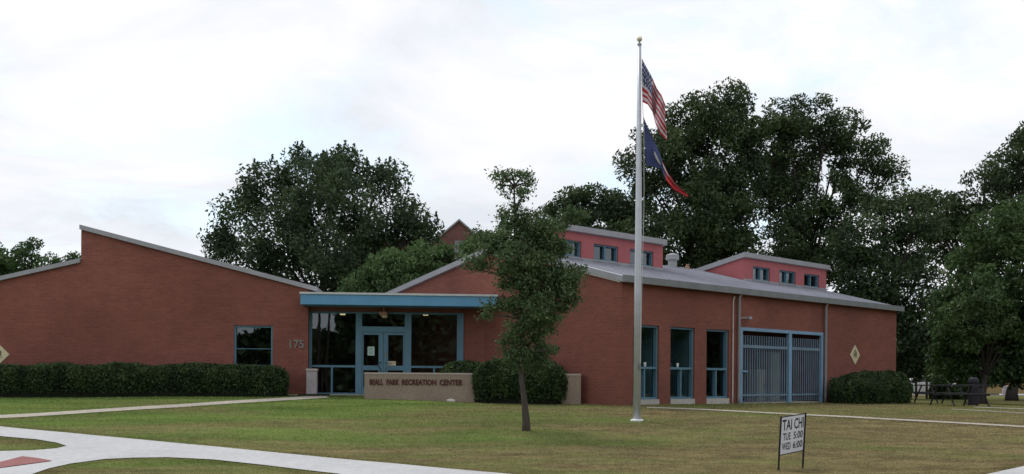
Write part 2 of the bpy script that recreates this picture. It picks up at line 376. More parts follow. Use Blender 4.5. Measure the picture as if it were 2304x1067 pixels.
def np_mesh(name, verts, faces, material, parent=None, nper=4, smooth=False):
    off = np.array(parent['_o']) if parent is not None and '_o' in parent else np.zeros(3)
    me = bpy.data.meshes.new(name)
    v = (np.asarray(verts, np.float64) - off).astype(np.float32); f = np.asarray(faces, np.int32)
    me.vertices.add(len(v)); me.vertices.foreach_set('co', v.ravel())
    me.loops.add(f.size); me.loops.foreach_set('vertex_index', f.ravel())
    me.polygons.add(len(f)); me.polygons.foreach_set('loop_start', np.arange(0, f.size, nper, dtype=np.int32))
    try: me.polygons.foreach_set('loop_total', np.full(len(f), nper, np.int32))
    except Exception: pass
    me.materials.append(M[material]); me.update(calc_edges=True); me.validate()
    if smooth: me.polygons.foreach_set('use_smooth', [True] * len(f))
    o = bpy.data.objects.new(name, me); COL.objects.link(o)
    if parent is not None: o.parent = parent; o['_o'] = tuple(off)
    return o

# frames of the two wings: t along the wall, s into the building, z up
d1 = Vector((0.734989, 0.678079, 0)); d2 = Vector((-0.678079, 0.734989, 0)); C0 = Vector((3.2332, 29.5, 0))
def FR(t, s, z): return C0 + d1 * t + d2 * s + Vector((0, 0, z))
e1 = Vector((math.cos(R(5)), math.sin(R(5)), 0)); e2 = Vector((-math.sin(R(5)), math.cos(R(5)), 0)); L0 = Vector((-6.81013, 33.2, 0))
def FL(t, s, z): return L0 + e1 * t + e2 * s + Vector((0, 0, z))

def wall(mb, pt, a0, a1, z0, top, openings=(), depth=.22, nrm=None, breaks=(), mi=0):
    """pt(a, d, z): point on the wall; top(a): height; openings (a0,a1,z0,z1) cut with reveals of that depth"""
    xs = sorted(set([a0, a1] + [x for o in openings for x in o[:2]] + [b for b in breaks if a0 < b < a1]))
    for x0, x1 in zip(xs[:-1], xs[1:]):
        m = (x0 + x1) / 2; e = 1e-6
        ops = sorted([o for o in openings if o[0] <= m <= o[1]], key=lambda o: o[2])
        z = z0
        for o in ops:
            if o[2] > z: mb.face([pt(x0, 0, z), pt(x1, 0, z), pt(x1, 0, o[2]), pt(x0, 0, o[2])], mi, [(x0, z), (x1, z), (x1, o[2]), (x0, o[2])])
            z = o[3]
        ta, tb = top(x0 + e), top(x1 - e)
        mb.face([pt(x0, 0, z), pt(x1, 0, z), pt(x1, 0, tb), pt(x0, 0, ta)], mi, [(x0, z), (x1, z), (x1, tb), (x0, ta)])
    for (p, q, a, b) in openings:
        mb.face([pt(p, 0, a), pt(p, depth, a), pt(p, depth, b), pt(p, 0, b)], mi, [(0, a), (depth, a), (depth, b), (0, b)])
        mb.face([pt(q, depth, a), pt(q, 0, a), pt(q, 0, b), pt(q, depth, b)], mi, [(0, a), (depth, a), (depth, b), (0, b)])
        mb.face([pt(p, 0, b), pt(p, depth, b), pt(q, depth, b), pt(q, 0, b)], mi, [(p, 0), (p, depth), (q, depth), (q, 0)])
        mb.face([pt(p, 0, a), pt(q, 0, a), pt(q, depth, a), pt(p, depth, a)], mi, [(p, 0), (q, 0), (q, depth), (p, depth)])

def slab(mb, fr, along, p0, p1, a0, a1, th, mi_top=0, mi_side=1):
    """sloped roof slab. along='t': profile runs in s from p0=(s,z) to p1, extruded in t; 'l': profile runs in t, extruded in s"""
    def q(a, p, dz): return fr(a, p[0], p[1] + dz) if along == 't' else fr(p[0], a, p[1] + dz)
    A, B, C, D = q(a0, p0, 0), q(a1, p0, 0), q(a1, p1, 0), q(a0, p1, 0)
    a, b, c, d = q(a0, p0, -th), q(a1, p0, -th), q(a1, p1, -th), q(a0, p1, -th)
    mb.face([A, B, C, D], mi_top); mb.face([d, c, b, a], mi_side)
    for w in ((A, B, b, a), (B, C, c, b), (C, D, d, c), (D, A, a, d)): mb.face(list(w), mi_side)

# ------------------------------------------------------------------ ground, pavements, paths
def build_ground():
    def axis(pieces):
        out = []
        for a, b, st in pieces: out += list(np.arange(a, b, st))
        return np.array(out + [pieces[-1][1]])
    xs = axis([(-1500, -300, 200), (-300, -60, 30), (-60, -20, 2), (-20, 24, .4), (24, 70, 2), (70, 300, 30), (300, 1500, 200)])
    ys = axis([(-300, -40, 30), (-40, 8, 4), (8, 46, .4), (46, 130, 3), (130, 400, 30), (400, 2000, 200)])
    X, Y = np.meshgrid(xs, ys); Z = ground_np(X, Y)
    v = np.stack([X.ravel(), Y.ravel(), Z.ravel()], 1); nx = len(xs)
    i = np.arange(len(ys) - 1)[:, None] * nx + np.arange(nx - 1)[None, :]
    f = np.stack([i, i + 1, i + nx + 1, i + nx], -1).reshape(-1, 4)
    o = np_mesh('lawn_ground', v, f, 'grass', smooth=True)
    return struct(o, 'mown lawn bank of green and dry tan grass')
build_ground()

POLYS = []
def drape(name, pts_px, material, lift, label, world=False):
    w = [Vector(p) for p in pts_px] if world else [at(*p) for p in pts_px]
    POLYS.append(np.array([(p.x, p.y) for p in w]))
    bm = bmesh.new()
    f = bm.faces.new([bm.verts.new((p.x, p.y, 0)) for p in w])
    bmesh.ops.triangulate(bm, faces=[f])
    x0, x1 = min(p.x for p in w), max(p.x for p in w); y0, y1 = min(p.y for p in w), max(p.y for p in w)
    st = .4
    for k in range(int(math.floor(x0 / st)), int(x1 / st) + 1):
        bmesh.ops.bisect_plane(bm, geom=bm.verts[:] + bm.edges[:] + bm.faces[:], plane_co=(k * st, 0, 0), plane_no=(1, 0, 0))
    for k in range(int(math.floor(y0 / st)), int(y1 / st) + 1):
        bmesh.ops.bisect_plane(bm, geom=bm.verts[:] + bm.edges[:] + bm.faces[:], plane_co=(0, k * st, 0), plane_no=(0, 1, 0))
    for v in bm.verts: v.co.z = gz(v.co.x, v.co.y) + lift
    uvl = bm.loops.layers.uv.new('UVMap')
    for fc in bm.faces:
        for lp in fc.loops: lp[uvl].uv = (lp.vert.co.x, lp.vert.co.y)
    bmesh.ops.recalc_face_normals(bm, faces=bm.faces)
    me = bpy.data.meshes.new(name); bm.to_mesh(me); bm.free(); me.materials.append(M[material])
    o = bpy.data.objects.new(name, me); COL.objects.link(o)
    return struct(o, label)

drape('sidewalk', [(-900, 880), (-400, 918), (-90, 953), (0, 961), (150, 975), (400, 999), (700, 1028), (900, 1046), (1130, 1067), (1260, 1080), (1260, 1130), (900, 1100), (760, 1068), (600, 1049),
       (480, 1036), (380, 1031), (300, 1032), (235, 1035), (160, 1045), (110, 1056), (75, 1068), (40, 1085), (-90, 1130), (-500, 1250), (-500, 1040), (-90, 1020), (0, 1017), (75, 1015), (125, 1011),
       (150, 1005.5), (128, 998), (80, 990), (0, 983), (-90, 978), (-400, 958), (-900, 925)], 'walk', .018, 'broad pale concrete pavement curving through the lawn')
drape('paving_panel', [(-60, 1059), (0, 1043), (50, 1030), (84, 1034), (117, 1040), (60, 1048), (0, 1056), (-60, 1067)], 'pavers', .03, 'red brick paving panel let into the pavement')
drape('path', [(-700, 975), (-300, 955), (-90, 942), (0, 935), (200, 923), (400, 911), (550, 901), (690, 893), (735, 892.5), (742, 896), (690, 899), (550, 907.5), (400, 918), (200, 930), (0, 942.5), (-90, 950), (-300, 964), (-700, 986)], 'path', .016, 'thin concrete path climbing to the entrance')
drape('path', [(1455, 917), (1600, 922), (1750, 930), (1900, 937), (2100, 948), (2304, 959.5), (2400, 965), (2400, 969), (2304, 963), (2100, 951.2), (1900, 940), (1750, 932.6), (1600, 924.8), (1455, 919)], 'path', .016, 'thin straight concrete path crossing the right lawn')
drape('path', [(2190, 916), (2304, 920), (2400, 923), (2400, 926), (2304, 922.5), (2190, 918)], 'path_far', .016, 'far thin path under the park tree')
drape('path', [(2140, 921), (2304, 930), (2400, 935), (2400, 938), (2304, 932), (2140, 923)], 'path_far', .016, 'second far thin path on the park lawn')
drape('sidewalk', [(2150, 1085), (2225, 1068), (2304, 1051), (2420, 1027), (2420, 1090), (2300, 1120)], 'walk', .018, 'corner of pale pavement at the right edge')
# slab in front of the doors
drape('path', [FL(-.7, -.75, 0), FL(5.4, -.75, 0), FL(5.4, .28, 0), FL(-.02, .28, 0), FL(-.02, -.02, 0), FL(-.7, -.02, 0)], 'path', .03, 'concrete landing before the entrance doors', world=True)
# street beyond the park
sx = []
drape('street', [(24, 76, 0), (90, 76, 0), (90, 84, 0), (24, 84, 0)], 'asphalt', .03, 'pale street beyond the park trees', world=True)

def inside(poly, x, y):
    r = np.zeros(len(x), bool); n = len(poly)
    for i in range(n):
        x0, y0 = poly[i]; x1, y1 = poly[(i + 1) % n]
        c = ((y0 > y) != (y1 > y)) & (x < (x1 - x0) * (y - y0) / (y1 - y0 + 1e-12) + x0); r ^= c
    return r
def build_grass():
    N = 800000
    y = 14.5 + 26 * rng.random(N) ** 1.5; x = (rng.random(N) * 2 - 1) * (.66 * y + 1)
    jx, jy = (rng.random(N) - .5) * .16, (rng.random(N) - .5) * .16; keep = np.ones(N, bool)
    for p in POLYS: keep &= ~inside(p, x + jx, y + jy)
    # not inside the building
    tx = (x - C0.x) * d1.x + (y - C0.y) * d1.y; ts = (x - C0.x) * d2.x + (y - C0.y) * d2.y; keep &= ~((tx > -.02) & (tx < 17.3) & (ts > -.02))
    lt = (x - L0.x) * e1.x + (y - L0.y) * e1.y; ls = (x - L0.x) * e2.x + (y - L0.y) * e2.y; keep &= ~((lt < 8) & (ls > -.02))
    edge = np.zeros(N, bool)
    for q in range(8):
        ox, oy = .34 * math.cos(q * math.pi / 4), .34 * math.sin(q * math.pi / 4)
        for p in POLYS: edge |= inside(p, x + ox, y + oy)
    edge |= ((ts > -.35) & (tx > -.4)) | ((ls > -1.9) & (lt < 8))
    keep &= edge | (rng.random(N) < .30)
    x, y = x[keep], y[keep]; n = len(x); z = ground_np(x, y)
    h = (.010 + .022 * rng.random(n)) * (.75 + .02 * (y - 14)); w = .008 + .0008 * (y - 10)
    a = rng.random(n) * 2 * np.pi; lx, ly = np.cos(a) * w, np.sin(a) * w
    tl = (.02 + .045 * rng.random(n)) * np.where(rng.random(n) < .5, -1, 1); bx, by = -np.sin(a) * tl, np.cos(a) * tl
    v = np.empty((n, 3, 3)); v[:, 0] = np.stack([x - lx, y - ly, z - .005], 1); v[:, 1] = np.stack([x + lx, y + ly, z - .005], 1); v[:, 2] = np.stack([x + bx, y + by, z + h], 1)
    o = np_mesh('grass', v.reshape(-1, 3), np.arange(n * 3).reshape(-1, 3), 'blade', nper=3)
    tag(o, 'short mown grass blades over the lawn bank', 'grass', None, 'stuff')
build_grass()

# ------------------------------------------------------------------ the recreation building
bld = thing('recreation_building', 'low red brick recreation building with teal entrance canopy and raised clerestories', 'building', L0 + Vector((0, 0, .95)))
FLR = .97
# ---- right wing
S1 = 3.2
def prof_low(s): return 4.66 + .26 * s
def prof_high(s): return 6.58 - .205 * (s - S1)
SR = (7.236 - 4.66) / .465; T1, T2, TE = 5.9, 10.93, 17.2; SB = 13.1
TH = .17
GO = (6.03, 11.35, .72, 3.36)
wins = [(.54, 1.76), (2.32, 3.56), (4.19, 5.43)]
mb = MB()
wall(mb, lambda a, d, z: FR(a, d, z), 0, TE, .2, lambda a: 4.60, [(a, b, .66, 3.23) for a, b in wins] + [(6.03, 11.35, .6, 3.36)], .24)
mb.build('brick_wall', 'brick', bld)
mb = MB()
def gtop(s): return (prof_low(s) if s < S1 else prof_high(s)) - .06
wall(mb, lambda a, d, z: FR(d, a, z), 0, SB, .2, gtop, breaks=(S1,)); mb.build('brick_wall', 'brick', bld)
mb = MB(); wall(mb, lambda a, d, z: FR(TE - d, a, z), 0, SB, .2, gtop, breaks=(S1,)); mb.build('brick_wall', 'brick', bld)
mb = MB(); wall(mb, lambda a, d, z: FR(a, SB - d, z), 0, TE, .2, lambda a: prof_high(SB) - .06); mb.build('brick_wall', 'brick', bld)
# clerestories
def cl_windows(t0): return [(t0 + .62, t0 + 1.84, 5.60, 6.12), (t0 + 2.5, t0 + 3.74, 5.60, 6.12), (t0 + 4.3, t0 + 5.54, 5.60, 6.12)]
cl1 = [(.42, 1.64, 5.58, 6.12), (2.24, 3.48, 5.58, 6.12), (4.1, 5.37, 5.58, 6.12)]
cl2 = [(11.58, 12.8, 5.58, 6.12), (13.5, 14.74, 5.58, 6.12), (15.4, 16.62, 5.58, 6.12)]
def window(fr, t0, t1, z0, z1, s0, depth, bar=.055, rail=None, mull=None, mull_low=None, glass='glass', sub=None, glass_s=None):
    m = MB()
    m.box(fr, t0, t0 + bar, s0, s0 + depth, z0, z1); m.box(fr, t1 - bar, t1, s0, s0 + depth, z0, z1)
    m.box(fr, t0 + bar, t1 - bar, s0, s0 + depth, z1 - bar, z1); m.box(fr, t0 + bar, t1 - bar, s0, s0 + depth, z0, z0 + bar)
    if rail:
        m.box(fr, t0 + bar, t1 - bar, s0 - .012, s0 + depth, rail - .035, rail + .035)
        if mull_low: m.box(fr, mull_low - .03, mull_low + .03, s0, s0 + depth, z0 + bar, rail - .035)
    if mull: m.box(fr, mull - .03, mull + .03, s0, s0 + depth, z0 + bar, z1 - bar)
    if sub: m.box(fr, t0 + bar, t1 - bar, s0 + .03, s0 + depth, sub - .010, sub + .010)
    w = m.build('window', 'teal', bld)
    g = MB(); gs = s0 + depth * .72 if glass_s is None else glass_s
    g.face([fr(t0 + .01, gs, z0 + .01), fr(t1 - .01, gs, z0 + .01), fr(t1 - .01, gs, z1 - .01), fr(t0 + .01, gs, z1 - .01)])
    g.build('pane', glass, w); return w
for (ta, tb, cl) in ((0, T1, cl1), (T2, TE, cl2)):
    mb = MB(); wall(mb, lambda a, d, z: FR(a, S1 + d, z), ta, tb, prof_low(S1) - .1, lambda a: 6.50, cl, .2); mb.build('clerestory_wall', 'stucco', bld)
    for (a, b, c, d) in cl:
        w = window(FR, a, b, c, d, S1 + .06, .14, .05, mull=(a + b) / 2)
        k = MB(); k.box(FR, a - .05, b + .05, S1 - .05, S1 + .05, c - .05, c); k.build('sill', 'trim', w)
    k = MB(); k.box(FR, ta, tb, S1 - .03, S1 + .0, prof_low(S1) - .02, prof_low(S1) + .09); k.build('flashing', 'trim', bld)
for t in (T1, T2):          # red end walls of the clerestories
    mb = MB(); p = [FR(t, S1, prof_low(S1) - .05), FR(t, SR, prof_low(SR) - .05), FR(t, S1, 6.52)]
    mb.face(p, 0, [(0, 0), (1, 0), (0, 1)]); mb.build('clerestory_wall', 'stucco', bld)
mb = MB()
slab(mb, FR, 't', (-.16, prof_low(-.16)), (S1, prof_low(S1)), -.14, TE + .14, TH)
slab(mb, FR, 't', (S1, prof_low(S1)), (SR, prof_low(SR)), T1 + .004, T2 - .004, TH)
slab(mb, FR, 't', (SR, prof_low(SR) + .0), (SB + .3, prof_high(SB + .3)), T1 + .1, T2 - .1, TH)
o = mb.build('roof', ['roof', 'trim'], bld)
seam = MB()                                            # standing seams
t = .25
while t < TE:
    s_end = SR if T1 + .05 < t < T2 - .05 else S1
    seam.hexa([FR(t - .012, -.15, prof_low(-.15)), FR(t + .012, -.15, prof_low(-.15)), FR(t + .012, s_end, prof_low(s_end)), FR(t - .012, s_end, prof_low(s_end)),
               FR(t - .012, -.15, prof_low(-.15) + .03), FR(t + .012, -.15, prof_low(-.15) + .03), FR(t + .012, s_end, prof_low(s_end) + .03), FR(t - .012, s_end, prof_low(s_end) + .03)])
    t += .46
seam.build('roof_seams', 'roof', bld)
for ta, tb in ((-.14, T1 + .1), (T2 - .1, TE + .14)):
    mb = MB(); slab(mb, FR, 't', (S1 - .12, prof_high(S1 - .12)), (SB + .3, prof_high(SB + .3)), ta, tb, .19); mb.build('roof', ['roof', 'trim'], bld)
# eave gutter
mb = MB(); mb.box(FR, -.16, TE + .16, -.27, -.165, 4.44, 4.645); mb.build('gutter', 'trim_dark', bld)
mb = MB(); slab(mb, FR, 't', (.0, prof_low(0) - TH - .002), (S1, prof_low(S1) - TH - .002), -.10, -.002, .045, 0, 0); mb.build('rake_edge', 'trim_pale', bld)
# windows
for a, b in wins:
    w = window(FR, a, b, .97, 3.23, .06, .17, .06, rail=1.93, mull_low=(a + b) / 2 , glass='glass_green')
    k = MB(); k.box(FR, a + .004, b - .004, -.03, .23, .3, .965); k.build('sill', 'concrete', w)
# downspouts
def spout(t, r, z1, material, s=-.10, off=0.0):
    m = MB(); m.tube([FR(t + off, s, .72 + 0), FR(t, s, 1.0), FR(t, s, z1 - .12), FR(t, s - .06, z1)], r, 8); return m.build('downspout', material, bld, smooth=True)
spout(5.60, .022, 4.36, 'trim_pale', s=-.04)
spout(5.87, .05, 4.46, 'trim')
spout(11.45, .05, 4.46, 'trim')
# alcove behind the gate
mb = MB()
wall(mb, lambda a, d, z: FR(a, 2.4 + d, z), 6.0, 11.4, .3, lambda a: 3.6); wall(mb, lambda a, d, z: FR(6.0, a, z), .24, 2.4, .3, lambda a: 3.6); wall(mb, lambda a, d, z: FR(11.4, a, z), .24, 2.4, .3, lambda a: 3.6)
mb.face([FR(6, .24, 3.37), FR(11.4, .24, 3.37), FR(11.4, 2.4, 3.37), FR(6, 2.4, 3.37)]); mb.build('brick_wall', 'brick', bld)
mb = MB(); mb.box(FR, 6.04, 11.34, .03, 2.39, .5, .80); mb.build('alcove_floor', 'concrete', bld)
# gate: two leaves of bars in a teal frame
gate = MB()
gate.box(FR, 6.03, 6.15, -.05, .05, .66, 3.36); gate.box(FR, 11.23, 11.35, -.05, .05, .66, 3.36); gate.box(FR, 6.15, 11.23, -.05, .05, 3.25, 3.36); gate.box(FR, 9.02, 9.20, -.05, .06, .66, 3.25)
gate = gate.build('gate_frame', 'gate', bld)
for (a, b, lean) in ((6.2, 8.98, 0), (9.25, 11.18, 0)):
    lf = MB()
    for z, h in ((2.72, .05), (1.06, .03)): lf.box(FR, a, b, -.03, .015, z - h, z + h)
    n = int((b - a) / .145)
    for i in range(n + 1):
        t = a + .03 + (b - a - .06) * i / n; lf.box(FR, t - .016, t + .016, -.01, .018, .84, 3.10)
    lf.build('gate_leaf', 'bars', gate)
hb = MB(); hb.box(FR, 6.13, 6.42, -.07, -.03, 1.84, 1.90); hb.build('handle', 'gate', gate)

# ---- left wing
def ltop(t): return 6.49 - .2507 * (t + 7.34) if t > -7.34 else 5.40 - .25 * (-7.34 - t)
TL = -10.54; SBL = 16.0
LW = (-2.42, -1.16)
mb = MB(); wall(mb, lambda a, d, z: FL(a, d, z), TL, 0, .3, lambda a: ltop(a) - .06, [(LW[0], LW[1], .97, 3.27)], .2, breaks=(-7.34,)); mb.build('brick_wall', 'brick', bld)
mb = MB(); wall(mb, lambda a, d, z: FL(-d, a, z), 0, SBL, .3, lambda a: ltop(0) - .06); mb.build('brick_wall', 'brick', bld)
mb = MB(); wall(mb, lambda a, d, z: FL(TL + d, a, z), 0, SBL, .3, lambda a: ltop(TL) - .06); mb.build('brick_wall', 'brick', bld)
mb = MB(); wall(mb, lambda a, d, z: FL(a, SBL - d, z), TL, 0, .3, lambda a: ltop(a) - .06, breaks=(-7.34,)); mb.build('brick_wall', 'brick', bld)
mb = MB(); wall(mb, lambda a, d, z: FL(-7.34, a, z), .02, SBL - .02, 5.2, lambda a: 6.42); mb.build('clerestory_wall', 'stucco', bld)
mb = MB(); slab(mb, FL, 'l', (-7.36, ltop(-7.339) + .005), (.30, ltop(.30)), -.12, SBL + .1, .15); mb.build('roof', ['roof', 'trim'], bld)
mb = MB(); slab(mb, FL, 'l', (TL - .3, ltop(TL - .3)), (-7.345, ltop(-7.345)), -.12, SBL + .1, .14); mb.build('roof', ['roof', 'trim'], bld)
window(FL, LW[0], LW[1], .97, 3.27, .05, .13, .06, rail=1.93, sub=2.5)

# ---- entrance: glazing, doors, canopy, lobby
SG = .30
mb = MB()
wall(mb, lambda a, d, z: FL(a, SG + d, z), 0, 6.6, .3, lambda a: 4.1, [(.0, 5.19, .95, 3.80)], .16); mb.build('brick_wall', 'brick', bld)
fr = MB(); sA, sB = SG + .02, SG + .15
fr.box(FL, .0, .09, sA, sB, .96, 3.79); fr.box(FL, 4.97, 5.19, sA - .07, sB, .96, 3.79)
fr.box(FL, 1.55, 1.76, sA, sB, .96, 3.79); fr.box(FL, 3.20, 3.42, sA, sB, .96, 3.79)
for a, b in ((.09, 1.55), (1.76, 3.20), (3.42, 4.97)): fr.box(FL, a, b, sA, sB, 3.73, 3.79)
fr.box(FL, 1.76, 3.20, sA, sB, 3.12, 3.30)
for a, b, m_ in ((.09, 1.55, .76), (3.42, 4.97, 4.2)):
    fr.box(FL, a, b, sA - .012, sB, 1.91, 1.98); fr.box(FL, a, b, sA, sB, .96, 1.05); fr.box(FL, m_ - .03, m_ + .03, sA, sB, 1.05, 1.91)
ent = fr.build('entrance_frame', 'teal', bld)
g = MB(); gs = SG + .10
for a, b, c, d in ((.09, 1.55, 1.0, 3.75), (3.42, 4.97, 1.0, 3.75), (1.76, 3.20, 3.28, 3.75)):
    g.face([FL(a, gs, c), FL(b, gs, c), FL(b, gs, d), FL(a, gs, d)])
g.build('pane', 'glass', ent)
for (a, b, hs) in ((1.765, 2.475, 1), (2.485, 3.195, -1)):
    dm = MB(); st = .13
    st_o, st_i = (.05, .155) if hs > 0 else (.05, .155)
    a0_, b0_ = (a + st_o, b - st_i) if hs > 0 else (a + st_i, b - st_o)
    dm.box(FL, a, a0_, sA + .02, sB - .03, .98, 3.11); dm.box(FL, b0_, b, sA + .02, sB - .03, .98, 3.11)
    dm.box(FL, a0_, b0_, sA + .02, sB - .03, 3.02, 3.11); dm.box(FL, a0_, b0_, sA + .02, sB - .03, 1.82, 1.98); dm.box(FL, a0_, b0_, sA + .02, sB - .03, .98, 1.24)
    door = dm.build('door', 'teal', bld)
    g = MB(); g.face([FL(a0_ - .01, gs - .005, 1.22), FL(b0_ + .01, gs - .005, 1.22), FL(b0_ + .01, gs - .005, 3.04), FL(a0_ - .01, gs - .005, 3.04)]); g.build('pane', 'glass', door)
    hx = b - .07 if hs > 0 else a + .07
    h = MB(); h.tube([FL(hx, sA + .0, 1.78), FL(hx - hs * .0, sA - .07, 1.80), FL(hx - hs * .04, sA - .09, 1.92), FL(hx - hs * .2, sA - .09, 2.06), FL(hx - hs * .02, sA - .04, 2.08), FL(hx, sA + .01, 2.08)], .014, 6)
    h.build('handle', 'silver' if hs < 0 else 'black', door, smooth=True)
    if hs < 0:
        h = MB(); h.box(FL, hx - .03, hx + .03, sA - .002, sA + .02, 2.28, 2.42); h.build('lock_plate', 'silver', door)
# canopy and lobby roof
mb = MB(); mb.box(FL, -.16, 6.25, -.80, SG - .002, 3.945, 4.275); mb.build('canopy', 'teal_lt', bld)
mb = MB(); mb.box(FL, -.19, 6.28, -.84, SG + .0, 4.278, 4.345); mb.build('canopy_coping', 'coping', bld)
mb = MB(); mb.box(FL, .30, 9.0, SG + .16, 10.0, 4.0, 4.26); mb.build('lobby_roof', ['trim'], bld)
# rooms behind the glass
mb = MB(); mb.box(FL, -.01, 8.0, SG + .17, 9.0, .5, .96); mb.build('floor', 'floor_in', bld)
mb = MB(); mb.box(FL, -.01, 9.0, 8.8, 9.0, .96, 4.0); mb.box(FL, 3.6, 3.75, 4.5, 8.8, .96, 4.0); mb.build('room_wall', 'dark', bld)
mb = MB(); mb.box(FL, TL + .2, -.02, .3, 12, .5, .96); mb.box(FL, TL + .2, -.02, 5, 5.2, .96, 4.4); mb.build('room_wall', 'dark', bld)
mb = MB(); mb.box(FR, .1, 5.9, .26, 12, .5, .94); mb.build('floor', 'floor_in', bld)
mb = MB(); mb.box(FR, .1, 5.9, 1.2, 1.3, .94, 4.5); mb.build('room_wall', 'pale_backing', bld)  # pale wall added close behind the glass to lighten the windows
mb = MB(); mb.box(FL, .02, 5.5, SG + .17, 8.8, 3.865, 3.93); mb.build('ceiling', 'dark', bld)
mb = MB(); mb.box(FL, 5.3, 5.45, SG + .5, 8.8, .96, 3.86); mb.build('room_wall', 'dark', bld)
for t, q in ((.95, 2.3), (3.9, 2.0)):
    p = FL(t, q, 3.80); mb = MB(); mb.lathe(p, [(.09, 0), (.10, .02), (.10, .06)], 12); mb.build('downlight', 'lit', bld)
# roof ventilator and pipe
vt = FR(9.0, 5.2, 0); zb = prof_low(5.2)
mb = MB(); mb.lathe((vt.x, vt.y, zb - .1), [(.18, 0), (.18, .38), (.26, .39), (.26, .58), (.23, .60), (.05, .66)], 14); mb.build('roof_ventilator', 'trim', bld, smooth=False)
vt = FR(10.1, 5.3, 0); mb = MB(); mb.lathe((vt.x, vt.y, prof_low(5.3) - .1), [(.09, 0), (.09, .2), (.06, .22), (.06, .3)], 8); mb.build('vent_pipe', 'bulb', bld)

# things on and by the walls
def fit_text(text, fn, box, depth=0.0, bold=0.0, align_gap=1.0):
    """text mesh stretched into box (x0,x1,y0,y1) and mapped by fn(x, y, d)"""
    cu = bpy.data.curves.new('lettering', 'FONT'); cu.body = text; cu.size = 1; cu.offset = bold; cu.resolution_u = 3
    cu.space_character = align_gap
    if depth: cu.extrude = .5
    ob = bpy.data.objects.new('lettering', cu); COL.objects.link(ob)
    dg = bpy.context.evaluated_depsgraph_get(); me = bpy.data.meshes.new_from_object(ob.evaluated_get(dg))
    bpy.data.objects.remove(ob); bpy.data.curves.remove(cu)
    co = np.array([v.co[:] for v in me.vertices]); lo, hi = co.min(0), co.max(0)
    m = MB(); x0, x1, y0, y1 = box
    pts = [fn(x0 + (c[0] - lo[0]) / (hi[0] - lo[0]) * (x1 - x0), y0 + (c[1] - lo[1]) / (hi[1] - lo[1]) * (y1 - y0), depth * (c[2] + .5) if depth else 0) for c in co]
    for p in me.polygons: m.face([pts[i] for i in p.vertices])
    bpy.data.meshes.remove(me); return m

def diamond(name, label, fr, tc, zc, hw, s0):
    root = thing(name, label, 'sign', fr(tc, s0, zc), 'diamond signs on the brick walls')
    m = MB(); q = [(hw, 0), (0, hw), (-hw, 0), (0, -hw)]
    f = [fr(tc + a, s0 - .02, zc + b) for a, b in q]; bk = [fr(tc + a, s0 + .0, zc + b) for a, b in q]
    m.face(f); m.face(bk[::-1])
    for i in range(4): m.face([f[i], f[(i + 1) % 4], bk[(i + 1) % 4], bk[i]])
    m.build('panel', 'cream', root)
    def pt(x, y, d=0): return fr(tc + x * hw, s0 - .024 - d, zc + y * hw)
    e = MB()
    house = [(-.30, -.12), (-.36, .22), (0, .56), (.36, .22), (.30, -.12)]
    inn = [(x * .74, -.12 + .07 + (y + .12) * .74) for x, y in house]
    for i in range(5):
        j = (i + 1) % 5; e.face([pt(*house[i]), pt(*house[j]), pt(*inn[j]), pt(*inn[i])])
    def disc(cx, cy, r, sx=1.0):
        e.face([pt(cx + r * sx * math.cos(a), cy + r * math.sin(a)) for a in [k * math.pi / 6 for k in range(12)]])
    disc(0, .26, .085)
    pts = [(-.17, -.02), (-.2, .12), (-.08, .17), (0, .1), (.08, .17), (.2, .12), (.17, -.02), (.06, .02), (-.06, .02)]
    e.face([pt(*p) for p in pts]); e.build('emblem', 'black', root)
    fit_text('SAFE PLACE', lambda x, y, d: pt(x, y), (-.40, .40, -.30, -.18), bold=.01).build('lettering', 'black', root)
    return root
diamond('diamond_sign', 'cream diamond sign with house emblem high on brick facade right of the barred gate', FR, 13.79, 2.585, .38, 0)
diamond('diamond_sign', 'cream diamond sign cut by the left picture edge above the hedge', FL, -9.945, 2.24, .38, 0)

hn = fit_text('175', lambda x, y, d: FL(x, -.012 - d, y), (-.60, -.13, 2.53, 2.81), depth=.02, bold=.02).build('wall_number', 'silver', None)
tag(hn, 'silver metal numerals on brick left of the entrance glass', 'house number')
pq = MB(); pq.box(FL, 5.94, 6.11, SG - .025, SG - .001, 2.43, 2.70); pq = pq.build('plaque', 'black', None, bevel=.008); tag(pq, 'small dark plaque on brick pier beside the entrance', 'plaque')
wlp = thing('wall_lamp', 'small grey lamp on a short arm above the barred gate', 'lamp', FR(6.1, 0, 3.66))
m = MB(); m.tube([FR(5.95, -.03, 3.66), FR(6.12, -.14, 3.67), FR(6.32, -.16, 3.66)], .02, 6); m.build('arm', 'trim', wlp)
m = MB(); m.box(FR, 6.28, 6.46, -.22, -.10, 3.62, 3.72); m.build('lamp_head', 'trim', wlp, bevel=.02)
# cabinets in the alcove
for (a, b, s0, s1, z1, lb) in ((7.95, 8.45, .55, 1.0, 1.95, 'squat pale grey cabinet standing behind the left gate leaf'), (9.3, 10.0, .9, 1.5, 2.6, 'tall grey cabinet standing behind the centre post of the gate')):
    rt = thing('utility_cabinet', lb, 'cabinet', FR((a + b) / 2, s0, .80))
    m = MB(); m.box(FR, a, b, s0, s1, .80, z1); m.build('casing', 'cabinet', rt, bevel=.02)
    m = MB(); m.box(FR, a + .04, b - .04, s0 - .015, s0 - .001, .86, z1 - .06); dd = m.build('door', 'cabinet', rt)
    m = MB(); m.box(FR, b - .12, b - .09, s0 - .04, s0 - .016, (z1 + .8) / 2 - .06, (z1 + .8) / 2 + .06); m.build('handle', 'black', dd)
